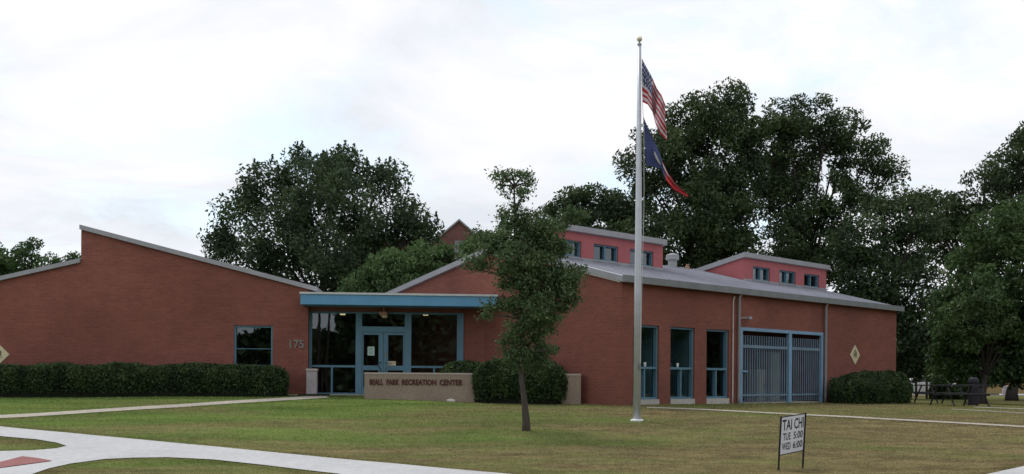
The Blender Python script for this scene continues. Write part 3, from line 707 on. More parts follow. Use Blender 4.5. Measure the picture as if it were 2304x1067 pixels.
# cups on the window rails
for t, lb in ((1.18, 'white cup on the rail of the tall window behind the flagpole'), (2.78, 'white cup on the rail of the middle tall window')):
    p = FR(t, .08, 1.966); m = MB(); m.lathe(p, [(.03, 0), (.045, .13), (.04, .13)], 10); c = m.build('cup', 'white', None, smooth=False); tag(c, lb, 'cup', 'white cups on the window rails')
# notices on the doors
def notice(t0, t1, z0, z1, material, lines, lb):
    rt = MB(); rt.box(FL, t0, t1, SG + .075, SG + .085, z0, z1); rt = rt.build('notice', material, None); tag(rt, lb, 'notice')
    rt['_o'] = (0, 0, 0)
    k = MB()
    for i in range(lines):
        z = z1 - (z1 - z0) * (i + 1) / (lines + 1); k.box(FL, t0 + .03, t1 - .03 - .03 * (i % 2), SG + .071, SG + .0745, z - .008, z + .008)
    k.build('print', 'ink', rt)
notice(1.95, 2.18, 2.32, 2.62, 'paper', 5, 'pale green notice taped inside the left entrance door')
notice(2.63, 2.90, 1.985, 2.13, 'paper_cream', 2, 'cream notice low on the right entrance door glass')
# lamp under the canopy over the doors
lp = thing('canopy_lamp', 'small brown lamp under the canopy above the entrance doors', 'lamp', FL(2.5, .12, 3.94))
m = MB(); m.box(FL, 2.34, 2.62, -.02, .26, 3.66, 3.80); m.build('lamp_hood', 'bulb', lp, bevel=.03)
m = MB(); m.tube([FL(2.5, .12, 3.79), FL(2.5, .12, 3.945)], .03, 8); m.build('stem', 'bulb', lp)
m = MB(); m.lathe(FL(2.52, .12, 3.58), [(.05, 0), (.10, .03), (.10, .082)], 12); m.build('lamp_glass', 'paper_cream', lp)
# bin by the door on its mat
bp_ = FL(.2, -.42, 0); zg = gz(bp_.x, bp_.y) + .03
mat_o = MB(); mat_o.box(FL, -.25, .75, -.72, -.12, zg + .003, zg + .025); mo = mat_o.build('door_mat', 'rubber', None); tag(mo, 'dark flat mat under the grey bin by the entrance', 'mat')
bn = thing('litter_bin', 'tall square grey concrete bin standing before the left entrance glass', 'bin', FL(.2, -.42, zg + .025))
m = MB(); m.box(FL, .02, .36, -.60, -.26, zg + .025, zg + .78); m.build('body', 'grey_bin', bn, bevel=.015)
m = MB(); m.box(FL, .0, .38, -.62, -.24, zg + .782, zg + .86); m.build('lid', 'signcap', bn, bevel=.02)

# ------------------------------------------------------------------ sign wall
A_ = P(820, 838, 31.0); B_ = P(1068, 842, 30.63)
wd = (B_ - A_); wd.z = 0; wlen = wd.length; wd.normalize(); wnr = Vector((-wd.y, wd.x, 0)); top_z = A_.z
def FS(t, s, z): return Vector((A_.x, A_.y, 0)) + wd * t + wnr * s + Vector((0, 0, z))
sw = thing('sign_wall', 'low tan concrete wall with dark red lettering before the entrance', 'sign wall', FS(0, 0, .8))
m = MB(); m.box(FS, 0, wlen, 0, .32, .5, top_z - .05); m.build('wall_block', 'signwall', sw)
m = MB(); m.box(FS, -.012, wlen + .012, -.012, .332, top_z - .05, top_z); m.build('cap', 'signcap', sw)
for word, x0, x1 in (('BEALL', .049, .172), ('PARK', .203, .318), ('RECREATION', .345, .655), ('CENTER', .686, .893)):
    fit_text(word, lambda x, y, d: FS(x * wlen, -.0 - d, y), (x0, x1, top_z - .385, top_z - .205), depth=.025, bold=.022).build('lettering', 'letters', sw)
s_t0 = (P(1264, 845, 30.3) - A_).dot(wd); s_t1 = (P(1307, 845.5, 30.26) - A_).dot(wd)
lw = thing('planter_wall', 'short pale concrete wall stub right of the clipped bush', 'wall', FS(s_t0, 0, .8))
m = MB(); m.box(FS, s_t0 - .4, s_t1, 0, .32, .4, top_z - .05); m.build('wall_block', 'signwall', lw)
m = MB(); m.box(FS, s_t0 - .412, s_t1 + .012, -.012, .332, top_z - .05, top_z); m.build('cap', 'signcap', lw)
# pale rock at the foot of the wall
def rock(loc, r, label):
    bm = bmesh.new(); bmesh.ops.create_icosphere(bm, subdivisions=2, radius=1)
    for v in bm.verts:
        k = 1 + .25 * mnoise.noise(v.co * 1.7 + Vector(loc)); v.co = Vector((v.co.x * r * 1.5, v.co.y * r, v.co.z * r * .7)) * k
    me = bpy.data.meshes.new('rock'); bm.to_mesh(me); bm.free(); me.materials.append(M['rock'])
    o = bpy.data.objects.new('rock', me); COL.objects.link(o); o.location = loc; tag(o, label, 'rock')
q = FS(wlen * .8, -.25, 0); rock((q.x, q.y, gz(q.x, q.y) + .03), .10, 'pale rock in the grass at the foot of the lettered wall')

# ------------------------------------------------------------------ foliage
def leaves_at(cen, size, aspect=.45, up=.0):
    n = len(cen); a = rng.normal(size=(n, 3)); a[:, 2] += up; a /= np.linalg.norm(a, axis=1)[:, None]
    b = rng.normal(size=(n, 3)); b -= a * (a * b).sum(1)[:, None]; b /= np.linalg.norm(b, axis=1)[:, None]
    s = size * (.6 + .8 * rng.random(n))[:, None]
    v = np.empty((n, 4, 3)); v[:, 0] = cen + a * s; v[:, 1] = cen + b * s * aspect + a * s * .15; v[:, 2] = cen - a * s; v[:, 3] = cen - b * s * aspect + a * s * .15
    return v.reshape(-1, 3)
def sph(n):
    d = rng.normal(size=(n, 3)); return d / np.linalg.norm(d, axis=1)[:, None]

def tree(name, label, base, lobes, r0, leaf, leaf_m, bark='bark', puff=True, density=1.0, per=70, clump=.62, spike=0.0, cat='tree', group=None, fork=.42, inner=.45, sway=(), limbs=True, twig=.0):
    """lobes: (centre, rx, ry(depth), rz, weight)"""
    base = Vector(base); root = thing(name, label, cat, base, group)
    top = Vector((0, 0, 0)); 
    for c, *_ in lobes: top += Vector(c)
    top /= len(lobes)
    pts = [base - Vector((0, 0, .3))] + [Vector(p) for p in sway] if sway else [base - Vector((0, 0, .3)), base + Vector((0, 0, .5)), base.lerp(top, fork * .6) , base.lerp(top, fork)]
    fk = pts[-1]
    tb = MB(); n = len(pts); tb.tube(pts, [r0 * 1.5] + [r0 * (1.12 if i == 1 else 1 - (.42 if not sway else .75) * i / (n - 1)) for i in range(1, n)], 10)
    cens = []
    for lb in lobes:
        c, rx, ry, rz, w = lb; c = Vector(c)
        if limbs:
            start = fk if c.z > fk.z - .3 or not sway else min(pts, key=lambda p: (p - c).length)
            if sway: start = min(pts[1:], key=lambda p: abs(p.z - (c.z - .45 * (Vector((c.x, c.y, 0)) - Vector((p.x, p.y, 0))).length)))
            mid = start.lerp(c, .5) + Vector((random.uniform(-.12, .12) * rx, random.uniform(-.12, .12) * rx, .12 * (c - start).length * .5))
            rr = r0 * (.27 if not sway else .30)
            tb.tube([start, mid, c, c + Vector((0, 0, rz * .5))], [rr, rr * .7, rr * .42, rr * .15], 6)
            for _ in range(4 if r0 > .15 else 2):
                d = Vector(sph(1)[0]); d.z = abs(d.z) * .6
                e_ = c + Vector((d.x * rx, d.y * ry, d.z * rz)) * .8
                tb.tube([mid.lerp(c, .6), mid.lerp(e_, .65), e_], [rr * .35, rr * .25, rr * .08], 5, cap=False)
        area = 4 * math.pi * ((rx * ry) ** 1.6 / 3 + (rx * rz) ** 1.6 / 3 + (ry * rz) ** 1.6 / 3) ** (1 / 1.6)
        nc = max(3, int(density * w * area / (clump * clump * 2.2)))
        d = sph(nc); rad = inner + (1 - inner) * rng.random(nc) ** .5
        cc = np.array(c) + d * np.array([rx, ry, rz]) * rad[:, None]
        cl = clump * (.55 + .9 * rng.random(nc)); k = np.maximum(6, (per * (cl / clump) ** 2).astype(int))
        idx = np.repeat(np.arange(nc), k); g = sph(len(idx)) * (.25 + .75 * rng.random(len(idx)) ** .6)[:, None] * .95 if puff else rng.normal(size=(len(idx), 3)) * .46
        g[:, 2] *= (.72 + spike)
        cens.append(cc[idx] + g * cl[idx][:, None])
        if spike:
            topm = d[:, 2] > .25; sp = cc[topm]; kk = 46
            si = np.repeat(np.arange(len(sp)), kk); hgt = rng.random(len(si)); wv = (1 - hgt)[:, None] * .26 * clump
            off = rng.normal(size=(len(si), 3)) * wv; off[:, 2] = hgt * clump * (1.0 + 1.0 * spike)
            cens.append(sp[si] + off)
    tb.build('trunk', bark, root, smooth=True)
    cen = np.concatenate(cens); v = leaves_at(cen, leaf)
    np_mesh('crown', v, np.arange(len(v)).reshape(-1, 4), leaf_m, root)
    return root

def px_lobes(lst, Y, thick=.9, dj=.8):
    out = []
    for i, l in enumerate(lst):
        cx, cy, rx, ry = l[:4]; w = l[4] if len(l) > 4 else 1.0
        k = Y / F; yy = Y + (((i * 37) % 11) / 10 - .5) * 2 * dj * min(rx, ry) * k * 1.2
        out.append((P(cx, cy, yy), rx * k, max(.5 * (rx + ry) * thick, 4) * k, ry * k, w))
    return out
def base_px(px, Y): 
    u, _ = uv_px(px, 850); return Vector((u * Y, Y, gz(u * Y, Y)))

# hedges: trimmed rows of leaves round a solid dark core
def hedge(name, label, fr, t0, t1, s0, s1, zb, zt, nleaf, leaf=.055, lump=.10, ends=.35, cat='hedge'):
    root = thing(name, label, cat, fr((t0 + t1) / 2, (s0 + s1) / 2, zb(.5)))
    n = nleaf; t = rng.random(n); a = rng.random(n)
    L = t1 - t0; Dp = s1 - s0
    # cross-section: superellipse over (s, z), upper half and front
    th = a * math.pi * 1.0; ce = np.cos(th); se = np.sin(th); ex = .45
    S = np.sign(ce) * np.abs(ce) ** ex; Zc = np.abs(se) ** ex
    tt = t0 + t * L
    lum = np.array([mnoise.noise(Vector((x * 1.1, y * 1.5, 3.3 + t0))) + .6 * mnoise.noise(Vector((x * 3.1, y * 2.6, 7.3))) for x, y in zip(tt, th)])
    endf = np.minimum(1, np.minimum(tt - t0, t1 - tt) / ends); endf = np.sqrt(np.clip(1 - (1 - endf) ** 2, 0.02, 1))
    shell = 1 - .30 * rng.random(n) ** 1.8
    zb_ = np.array([zb(x) for x in t]); zt_ = np.array([zt(x) for x in t])
    s = (s0 + s1) / 2 - S * (Dp / 2) * endf * (shell + lump * lum)
    z = zb_ + (zt_ - zb_) * (.02 + .98 * Zc * (.55 + .45 * endf) * (shell * .5 + .5 + lump * lum * .9))
    # foot drawn in so the overhang shades the base
    zr = np.clip((z - zb_) / (zt_ - zb_), 0, 1); mid_s = (s0 + s1) / 2
    s = mid_s + (s - mid_s) * (.80 + .22 * np.minimum(1, zr * 1.6))
    base = np.array([fr(x, y, 0) for x, y in zip(tt, s)]); base[:, 2] = z
    base += rng.normal(size=base.shape) * .03
    v = leaves_at(base, leaf, .5)
    np_mesh('foliage', v, np.arange(len(v)).reshape(-1, 4), 'leaf_hedge', root)
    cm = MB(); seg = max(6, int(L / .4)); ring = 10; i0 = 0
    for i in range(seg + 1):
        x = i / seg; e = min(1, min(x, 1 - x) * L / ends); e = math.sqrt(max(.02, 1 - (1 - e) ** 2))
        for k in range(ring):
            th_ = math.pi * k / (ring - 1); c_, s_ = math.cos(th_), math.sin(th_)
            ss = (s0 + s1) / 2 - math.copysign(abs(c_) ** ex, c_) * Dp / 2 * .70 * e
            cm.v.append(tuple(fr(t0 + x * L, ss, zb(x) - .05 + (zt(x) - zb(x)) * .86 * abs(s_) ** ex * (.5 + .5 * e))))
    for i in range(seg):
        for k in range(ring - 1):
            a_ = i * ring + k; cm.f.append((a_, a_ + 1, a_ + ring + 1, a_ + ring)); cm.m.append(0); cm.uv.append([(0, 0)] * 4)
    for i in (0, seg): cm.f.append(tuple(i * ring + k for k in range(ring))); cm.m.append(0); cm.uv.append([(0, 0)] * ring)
    cm.build('dark_core', 'leaf_core', root); return root  # solid dark filler added inside to stop gaps showing through

hedge('clipped_hedge', 'long dark clipped hedge along the foot of the left brick wall', FL, -12.0, -.55, -1.5, -.25, lambda x: .90 + .06 * x, lambda x: 1.83 + .09 * x + .02 * math.sin(x * 37), 120000, .036, .11)
def FB(t, s, z): return FS(t, s, z)
b0 = (P(988, 850, 31.6) - A_).dot(wd); b1 = (P(1289, 850, 30.3) - A_).dot(wd)
hedge('clipped_bush', 'wide rounded bush between the lettered wall and the wall stub', FS, wlen - .1, b1 - .12, -.5, 1.1, lambda x: .80, lambda x: 2.02 + .12 * math.sin(x * 3.1), 60000, .038, .13, .75, cat='bush')
hedge('clipped_bush', 'low dark bush behind the end of the lettered wall', FS, b0, wlen + .4, .42, 1.9, lambda x: .85, lambda x: 1.98 + .1 * math.sin(x * 3), 34000, .038, .13, .7, cat='bush')
hedge('clipped_bush', 'dark rounded bush against the far right end of the brick facade', FR, 10.95, 15.35, -1.9, -.2, lambda x: .66 - .06 * x, lambda x: 1.62 + .25 * math.sin(x * 2.6), 60000, .044, .15, .9, cat='bush')

w0 = base_px(2112, 58); w1 = base_px(2206, 58)
hedge('dark_shrubs', 'dark low shrubs in the shade behind the picnic tables', lambda t, s, z: Vector((t, 58 + s, z)), w0.x, w1.x, 0, 2.0, lambda x: .45, lambda x: 1.25 + .3 * math.sin(x * 9), 12000, .10, .16, .8, cat='shrubs')
# young oak on the lawn
yb = at(1184, 969); YY = yb.y
yl = [(1130, 392, 14, 8, .3), (1180, 392, 16, 8, .3), (1156, 405, 34, 16, .34), (1122, 418, 14, 10, .3), (1192, 412, 14, 12, .3), (1150, 435, 26, 20, .5), (1178, 440, 20, 16, .4), (1165, 465, 26, 22, .5), (1138, 480, 24, 20, .5), (1190, 492, 26, 20, .6), (1160, 510, 46, 26, .9),
      (1215, 505, 26, 20, .8), (1130, 540, 48, 26, .9), (1088, 530, 34, 16, .6), (1110, 568, 34, 18, .7), (1072, 592, 28, 18, .85), (1058, 604, 12, 8, .5), (1235, 520, 34, 22, .8), (1290, 482, 34, 18, .75), (1268, 505, 24, 16, .6), (1200, 545, 46, 30, 1.), (1255, 560, 34, 24, .8),
      (1170, 585, 56, 38, 1.0), (1228, 592, 50, 36, 1.0), (1282, 612, 26, 24, .8), (1288, 650, 30, 36, 1.0), (1250, 640, 44, 36, 1.0), (1150, 625, 40, 26, .9), (1195, 645, 50, 40, 1.0), (1112, 690, 26, 9, .6), (1090, 712, 14, 5, .4), (1262, 690, 34, 18, .7), (1165, 690, 40, 28, .9), (1215, 700, 48, 34, 1.),
      (1180, 750, 46, 32, .9), (1235, 735, 24, 20, .7), (1245, 790, 16, 8, .4), (1156, 785, 34, 26, .8), (1205, 785, 38, 30, .9), (1150, 815, 24, 14, .5), (1215, 820, 26, 16, .6), (1185, 825, 30, 14, .5)]
yl = [(1165 + (l[0] - 1165) * 1.0, l[1], l[2] * (.98 if l[1] > 470 else .95), *l[3:]) for l in yl]
tree('young_oak', 'slim young oak with leaning trunk and wispy top on the front lawn', yb, px_lobes(yl, YY, 1.0, 1.1), .085, .042, 'leaf_young', 'bark_young', False, 1.5, 42, .18, cat='tree',
     sway=[P(1184, 950, YY), P(1180, 905, YY), P(1174, 860, YY), P(1171, 800, YY), P(1176, 720, YY), P(1170, 640, YY), P(1166, 560, YY), P(1158, 480, YY), P(1157, 420, YY)], inner=.2)

# big trees behind
T = [(745, 500, 120, 120, .8), (545, 480, 42, 42), (520, 560, 36, 46), (495, 545, 16, 16, .6), (600, 440, 62, 62), (690, 410, 66, 52), (780, 405, 68, 50), (850, 425, 50, 52), (890, 500, 46, 66), (930, 530, 36, 56), (970, 525, 14, 18, .6),
     (640, 530, 90, 70, .8), (760, 560, 100, 80, .8), (860, 590, 70, 60), (560, 600, 60, 36), (680, 620, 110, 42, .9), (820, 640, 90, 36)]
tree('broad_dark_oak', 'broad domed dark oak with upright leaf spikes behind the left wing', base_px(745, 52), px_lobes(T, 52, .8, .7), .36, .105, 'leaf_dark', density=1.0, per=170, clump=.78, spike=.25, inner=.5, cat='tree')
T = [(880, 610, 52, 44), (950, 590, 50, 46), (1005, 590, 46, 38), (835, 640, 44, 32), (1068, 566, 30, 34), (795, 655, 30, 20), (920, 650, 80, 40), (1090, 610, 40, 50)]
tree('leafy_tree', 'lighter green bushy tree behind the entrance roof', base_px(950, 46), px_lobes(T, 46, .9), .22, .095, 'leaf_lime', density=1.25, per=90, clump=.46, cat='tree')
T = [(1330, 460, 66, 38), (1275, 478, 42, 34), (1400, 478, 46, 46), (1350, 520, 110, 46), (1232, 472, 13, 18, .7), (1440, 510, 60, 60)]
tree('rounded_tree', 'dark rounded tree rising behind the nearer clerestory', base_px(1350, 64), px_lobes(T, 64, .9), .35, .125, 'leaf_dark', density=1.2, per=95, clump=.66, cat='tree')
T = [(1610, 240, 72, 52, .9), (1655, 225, 40, 36, .8), (1545, 290, 60, 52), (1495, 345, 55, 60), (1425, 365, 24, 42, .8), (1460, 300, 26, 26, .6), (1620, 320, 80, 60), (1690, 285, 48, 44, .9), (1560, 400, 80, 60), (1640, 420, 62, 60), (1480, 430, 56, 48, .9), (1560, 500, 90, 60), (1490, 540, 80, 60), (1590, 560, 70, 60), (1450, 580, 70, 50), (1530, 610, 110, 40), (1640, 520, 30, 50, .8), (1610, 460, 90, 90, .7), (1685, 400, 50, 60, .8), (1680, 500, 40, 60, .5), (1690, 590, 50, 50, .8)]
tree('tall_pecan_tree', 'tallest pecan tree with uneven crown behind the flagpole', base_px(1600, 60), px_lobes(T, 60, .8), .36, .115, 'leaf_pecan', density=1.15, per=165, clump=.82, cat='tree', fork=.5)
T = [(1765, 270, 56, 44), (1735, 330, 56, 52), (1800, 330, 60, 60), (1860, 265, 46, 42, .9), (1915, 300, 44, 44, .85), (1880, 350, 62, 44, .8), (1960, 350, 46, 42, .85), (1990, 400, 34, 30, .7), (1770, 430, 70, 62, .9), (1860, 440, 70, 56, .85), (1930, 420, 50, 40, .7), (1780, 530, 62, 62, .85), (1860, 540, 76, 60), (1750, 600, 60, 46), (1830, 600, 90, 46), (1800, 470, 90, 90, .7), (1730, 400, 40, 50, .8)]
tree('wide_pecan_tree', 'wide pecan tree with open branches right of the tallest tree', base_px(1790, 62), px_lobes(T, 62, .8), .34, .115, 'leaf_pecan', density=1.08, per=160, clump=.82, cat='tree', fork=.5)
T = [(1930, 540, 60, 60, .9), (1985, 500, 46, 44, .8), (2030, 560, 62, 62), (1960, 630, 70, 60), (2050, 660, 66, 66), (1990, 730, 80, 70), (2060, 770, 62, 60), (1930, 700, 60, 70), (2010, 812, 90, 40), (2085, 812, 60, 34), (1990, 450, 40, 34, .7), (2055, 490, 50, 46, .8), (1900, 830, 60, 40)]
tree('shade_tree', 'dark shade tree beyond the far end of the brick facade', base_px(2000, 57), px_lobes(T, 57, .85), .34, .115, 'leaf_dark', density=1.2, per=150, clump=.80, cat='tree')
T = [(2075, 450, 40, 32, .7), (2110, 490, 60, 50, .9), (2170, 460, 48, 46, .8), (2215, 400, 44, 34, .7), (2255, 380, 40, 36, .8), (2292, 345, 24, 34, .7), (2340, 330, 60, 50), (2270, 440, 60, 50), (2150, 550, 80, 56, .9), (2230, 510, 70, 60), (2340, 430, 60, 70)]
tree('open_park_tree', 'open crowned dark tree against the sky at the right edge', base_px(2190, 64), px_lobes(T, 64, .85), .36, .12, 'leaf_pecan', density=1.1, per=150, clump=.80, cat='tree')
T = [(2240, 530, 66, 56), (2310, 510, 70, 60), (2190, 600, 60, 56), (2270, 620, 76, 62), (2150, 690, 46, 60), (2220, 710, 80, 60), (2310, 700, 80, 80), (2160, 780, 56, 50), (2240, 800, 80, 46), (2320, 810, 60, 46), (2380, 640, 70, 120), (2200, 835, 60, 22), (2130, 800, 40, 50), (2280, 845, 60, 22), (2190, 700, 90, 90, .8), (2270, 740, 90, 80, .8), (2145, 832, 56, 32), (2210, 838, 56, 26), (2272, 832, 70, 32), (2220, 790, 110, 50)]
tree('leafy_park_tree', 'mid green leafy tree with dark trunk over the picnic tables', base_px(2207, 44.5), px_lobes(T, 46, .9), .20, .10, 'leaf_mid', density=1.15, per=95, clump=.52, cat='tree', fork=.35)
T = [(55, 585, 46, 30, .85), (75, 560, 26, 18, .6), (5, 610, 40, 34), (110, 600, 34, 26, .85), (140, 608, 26, 16, .7), (168, 583, 12, 9, .7), (-60, 590, 70, 50), (60, 640, 90, 40)]
tree('distant_leafy_tree', 'loose green tree behind the low left roof', base_px(50, 58), px_lobes(T, 58, .9), .3, .11, 'leaf_mid', density=1.0, per=90, clump=.56, cat='tree')
# trunk and crown of a farther park tree
T = [(2290, 810, 70, 40), (2340, 790, 80, 60), (2260, 790, 50, 40)]
tree('leafy_park_tree', 'farther park tree whose dark trunk stands near the right edge', base_px(2277, 56), px_lobes(T, 58, .9), .28, .12, 'leaf_dark', density=1.1, per=85, clump=.56, cat='tree', fork=.75)

# far wood closing the horizon, and the trees across the street that the glass mirrors
def wood(name, label, pts, h, depth, n, leaf, m):
    t = rng.random(n); i = np.minimum((t * (len(pts) - 1)).astype(int), len(pts) - 2); f = t * (len(pts) - 1) - i; p = np.array(pts, float)
    xy = p[i] * (1 - f)[:, None] + p[i + 1] * f[:, None]
    hh = np.array([h * (.78 + .35 * mnoise.noise(Vector((a * .12, b * .12, 1.7))) + .18 * mnoise.noise(Vector((a * .5, b * .5, 4.7)))) for a, b in xy])
    z = hh * rng.random(n) ** .7; d = np.sqrt(np.clip(1 - (z / hh) ** 2.5, 0.05, 1)) * depth * (rng.random(n) - .5)
    nx = np.array([0.0, 1.0]); c = np.concatenate([xy + nx * d[:, None], z[:, None]], 1) + rng.normal(size=(n, 3)) * .3
    v = leaves_at(c, leaf, .6); o = np_mesh(name, v, np.arange(len(v)).reshape(-1, 4), m); tag(o, label, 'trees', None, 'stuff')
wood('far_wood', 'far dark belt of trees beyond the park street', [(20, 100), (45, 98), (75, 96), (100, 90)], 8.5, 9, 26000, .5, 'leaf_dark')
wood('far_wood', 'far dark belt of trees behind the whole building', [(-70, 95), (-30, 100), (20, 100)], 6.5, 9, 22000, .5, 'leaf_dark')
wood('mirrored_wood', 'belt of trees across the street mirrored in the left window', [(-75, -38), (-30, -34), (-9.5, -32)], 7.9, 7, 26000, .45, 'leaf_dark')
wood('mirrored_wood', 'lower trees across the street mirrored in the left entrance glass', [(-10, -32), (-4.8, -32)], 6.4, 7, 7000, .45, 'leaf_dark')
wood('mirrored_wood', 'taller belt of trees across the street mirrored right of the doors', [(-5.4, -32), (12, -30), (40, -28)], 13.5, 8, 30000, .5, 'leaf_dark')
wood('mirrored_wood', 'belt of park trees mirrored in the tall facade windows', [(40, -10), (44, 25), (46, 60)], 11, 8, 36000, .5, 'leaf_dark')
for x, y, lb in ((-6.7, -24, 'dark wooden utility pole with crossarm mirrored in the left entrance glass'), (-7.7, -28, 'plain dark wooden utility pole mirrored in the left entrance glass')):
    up = thing('utility_pole', lb, 'utility pole', (x, y, 0), 'utility poles across the street')
    m = MB(); m.tube([(x, y, -.5), (x, y, 9.5)], [.16, .11], 8); m.build('pole', 'wood', up)
    if x > -7: m = MB(); m.box(lambda t, s, z: Vector((x + t, y + s, z)), -1.1, 1.1, -.06, .06, 8.6, 8.75); m.build('crossarm', 'wood', up)

# ------------------------------------------------------------------ church gable far behind
ch = P(1033, 493, 80); zc0 = ch.z
def FC(t, s, z): return Vector((ch.x, ch.y, 0)) + e1 * t + e2 * s + Vector((0, 0, z))
cb = thing('gabled_brick_building', 'distant brick gable peak showing above the lighter green tree', 'building', FC(0, 0, .5))
m = MB(); wall(m, lambda a, d, z: FC(a, d, z), -2.1, 2.1, .3, lambda a: zc0 - .15 - abs(a) * .86, breaks=(0,)); m.build('wall', 'brick_far', cb)
m = MB(); m.box(FC, -9, 9, .3, 10, .3, zc0 - 1.75); m.build('wall', 'brick_far', cb)
for sg in (-1, 1):
    m = MB(); slab(m, FC, 'l', (0, zc0), (sg * 2.25, zc0 - 2.25 * .86), -.2, 5, .16); m.build('roof', ['roof', 'trim'], cb)
m = MB(); m.box(FC, -9.2, -2.1, -.0, 10.2, zc0 - 1.745, zc0 - 1.55); m.box(FC, 2.1, 9.2, 0, 10.2, zc0 - 1.745, zc0 - 1.55); m.build('cornice', 'trim', cb)
m = MB(); m.box(FC, -.35, 1.1, -.06, -.001, zc0 - 3.4, zc0 - 1.75); m.build('louvre', 'trim_dark', cb)

# ------------------------------------------------------------------ flagpole and flags
fb = at(1433, 947); FY = fb.y; pk = P(1438, 103, FY)
fp = thing('flagpole', 'tall silver flagpole with pale ball on the lawn', 'flagpole', fb)
H = pk.z - fb.z
m = MB(); m.tube([fb + Vector((0, 0, .0)), fb + Vector((0, 0, H * .35)), fb + Vector((0, 0, H * .7)), fb + Vector((0, 0, H))], [.095, .088, .068, .045], 18); m.build('pole', 'pole', fp, smooth=True)
m = MB(); m.lathe(fb + Vector((0, 0, H - .02)), [(.03, 0), (.055, .03), (.055, .07), (.02, .09), (.02, .13)], 12); m.build('truck', 'trim', fp)
bm_ = MB(); bm_.lathe(fb + Vector((0, 0, H + .10)), [(.01, 0)] + [(.072 * math.sin(math.pi * k / 10), .072 - .072 * math.cos(math.pi * k / 10)) for k in range(1, 10)] + [(.01, .144)], 16); bm_.build('ball', 'gold', fp, smooth=True)
m = MB(); m.lathe(fb + Vector((0, 0, -.05)), [(.17, 0), (.17, .07), (.15, .09), (.10, .095)], 20); m.build('base_collar', 'white', fp, smooth=False)
m = MB(); m.tube([P(1441, 120, FY - .1), P(1446, 235, FY - .1), P(1449, 300, FY - .11), P(1449, 460, FY - .11), P(1443, 700, FY - .12), P(1441, 830, FY - .12)], .007, 5); m.tube([P(1440, 120, FY - .09), P(1444, 480, FY - .13), P(1440, 830, FY - .12)], .005, 5); m.build('halyard', 'rope', fp)
m = MB(); m.box(lambda t, s, z: P(1440, 826, FY - .13) + Vector((t, s, z)), -.02, .02, -.03, .03, -.09, .09); m.build('cleat', 'trim_dark', fp)

def curve_pts(pts, n):
    pts = [np.array(p, float) for p in pts]; d = np.cumsum([0] + [np.linalg.norm(b - a) for a, b in zip(pts[:-1], pts[1:])]); d /= d[-1]
    u = np.linspace(0, 1, n); return np.stack([np.interp(u, d, [p[k] for p in pts]) for k in range(len(pts[0]))], 1)
def flag(name, label, rows, nu, nv, fold, colour, mats):
    """rows: polylines (px, py) from hoist to fly, top to bottom; colour(u, v) -> material index"""
    cv = [curve_pts(r, nu + 1) for r in rows]; vr = np.linspace(0, 1, len(rows)); root_p = P(rows[0][0][0], rows[0][0][1], FY - .1)
    m = MB(); grid = []
    for j in range(nv + 1):
        v = j / nv; k = min(int(v * (len(rows) - 1)), len(rows) - 2); f = v * (len(rows) - 1) - k
        f = f * f * (3 - 2 * f) * .4 + f * .6
        line = cv[k] * (1 - f) + cv[k + 1] * f; r = []
        for i in range(nu + 1):
            u = i / nu; r.append(P(line[i][0], line[i][1], FY - .12 + fold(u, v)))
        grid.append(r)
    for r in grid: m.v += [tuple(p) for p in r]
    for j in range(nv):
        for i in range(nu):
            a = j * (nu + 1) + i; m.f.append((a, a + 1, a + nu + 2, a + nu + 1)); m.m.append(colour((i + .5) / nu, (j + .5) / nv)); m.uv.append([(0, 0)] * 4)
    o = m.build(name, mats, None, smooth=True); so = o.modifiers.new('thickness', 'SOLIDIFY'); so.thickness = .004
    return tag(o, label, 'flag')
def us(u, v):
    if u < .42 and v < 7 / 13:
        cu, cvv = u / .42 * 6, v / (7 / 13) * 5
        a = (cu % 1 - .5) ** 2 + ((cvv % 1) - .5) ** 2
        return 2 if a > .07 else 1
    return 0 if int(v * 13) % 2 == 0 else 1
rows_us = [[(1444, 132), (1455, 152), (1466, 172), (1478, 199), (1488, 214), (1497, 236)],
           [(1444, 158), (1456, 176), (1466, 196), (1476, 218), (1486, 234), (1497, 256)],
           [(1445, 185), (1457, 196), (1466, 214), (1476, 240), (1486, 256), (1497, 274)],
           [(1445, 210), (1457, 217), (1467, 234), (1475, 258), (1486, 280), (1500, 300)],
           [(1446, 230), (1458, 236), (1468, 252), (1475, 278), (1486, 302), (1501, 316)]]
flag('us_flag', 'striped flag with starred blue canton hanging limp from the flagpole', rows_us, 96, 78, lambda u, v: .16 * math.sin(u * 15 + v * 1.5) * min(1, u * 4) + .06 * math.sin(u * 31 + v * 4) * u, us, ['flag_red', 'flag_white', 'flag_blue'])
def tx(u, v):
    if u < .50:
        x, y = (u - .30) / .12, (v - .5) / .22
        r = math.hypot(x, y); an = (math.atan2(x, -y)) % (2 * math.pi / 5) - math.pi / 5
        return 1 if r * math.cos(abs(abs(an) - math.pi / 5) * 1.6) < .62 and r < 1 - 1.25 * abs(abs(an) - math.pi / 5) * 0 - .45 * (1 - math.cos((math.pi / 5 - abs(an)) * 2.5)) else 2
    return 1 if .12 < v < .36 and u < .9 else 0
rows_tx = [[(1448, 264), (1462, 298), (1474, 322), (1484, 346), (1490, 364), (1502, 390), (1522, 416), (1550, 440)],
           [(1450, 300), (1462, 322), (1474, 342), (1483, 358), (1490, 370), (1501, 394), (1521, 419), (1549, 441)],
           [(1452, 340), (1463, 350), (1474, 358), (1483, 368), (1489, 375), (1499, 399), (1518, 423), (1547, 442)],
           [(1453, 372), (1463, 374), (1473, 376), (1482, 378), (1488, 380), (1498, 404), (1516, 427), (1545, 443)]]
flag('state_flag', 'blue flag with white star and trailing red end below the striped flag', rows_tx, 90, 48, lambda u, v: .10 * math.sin(u * 9 + 1.0) * min(1, u * 4) + .05 * math.sin(v * 8 + u * 6) * min(1, u * 3), tx, ['flag_red', 'flag_white', 'flag_blue'])

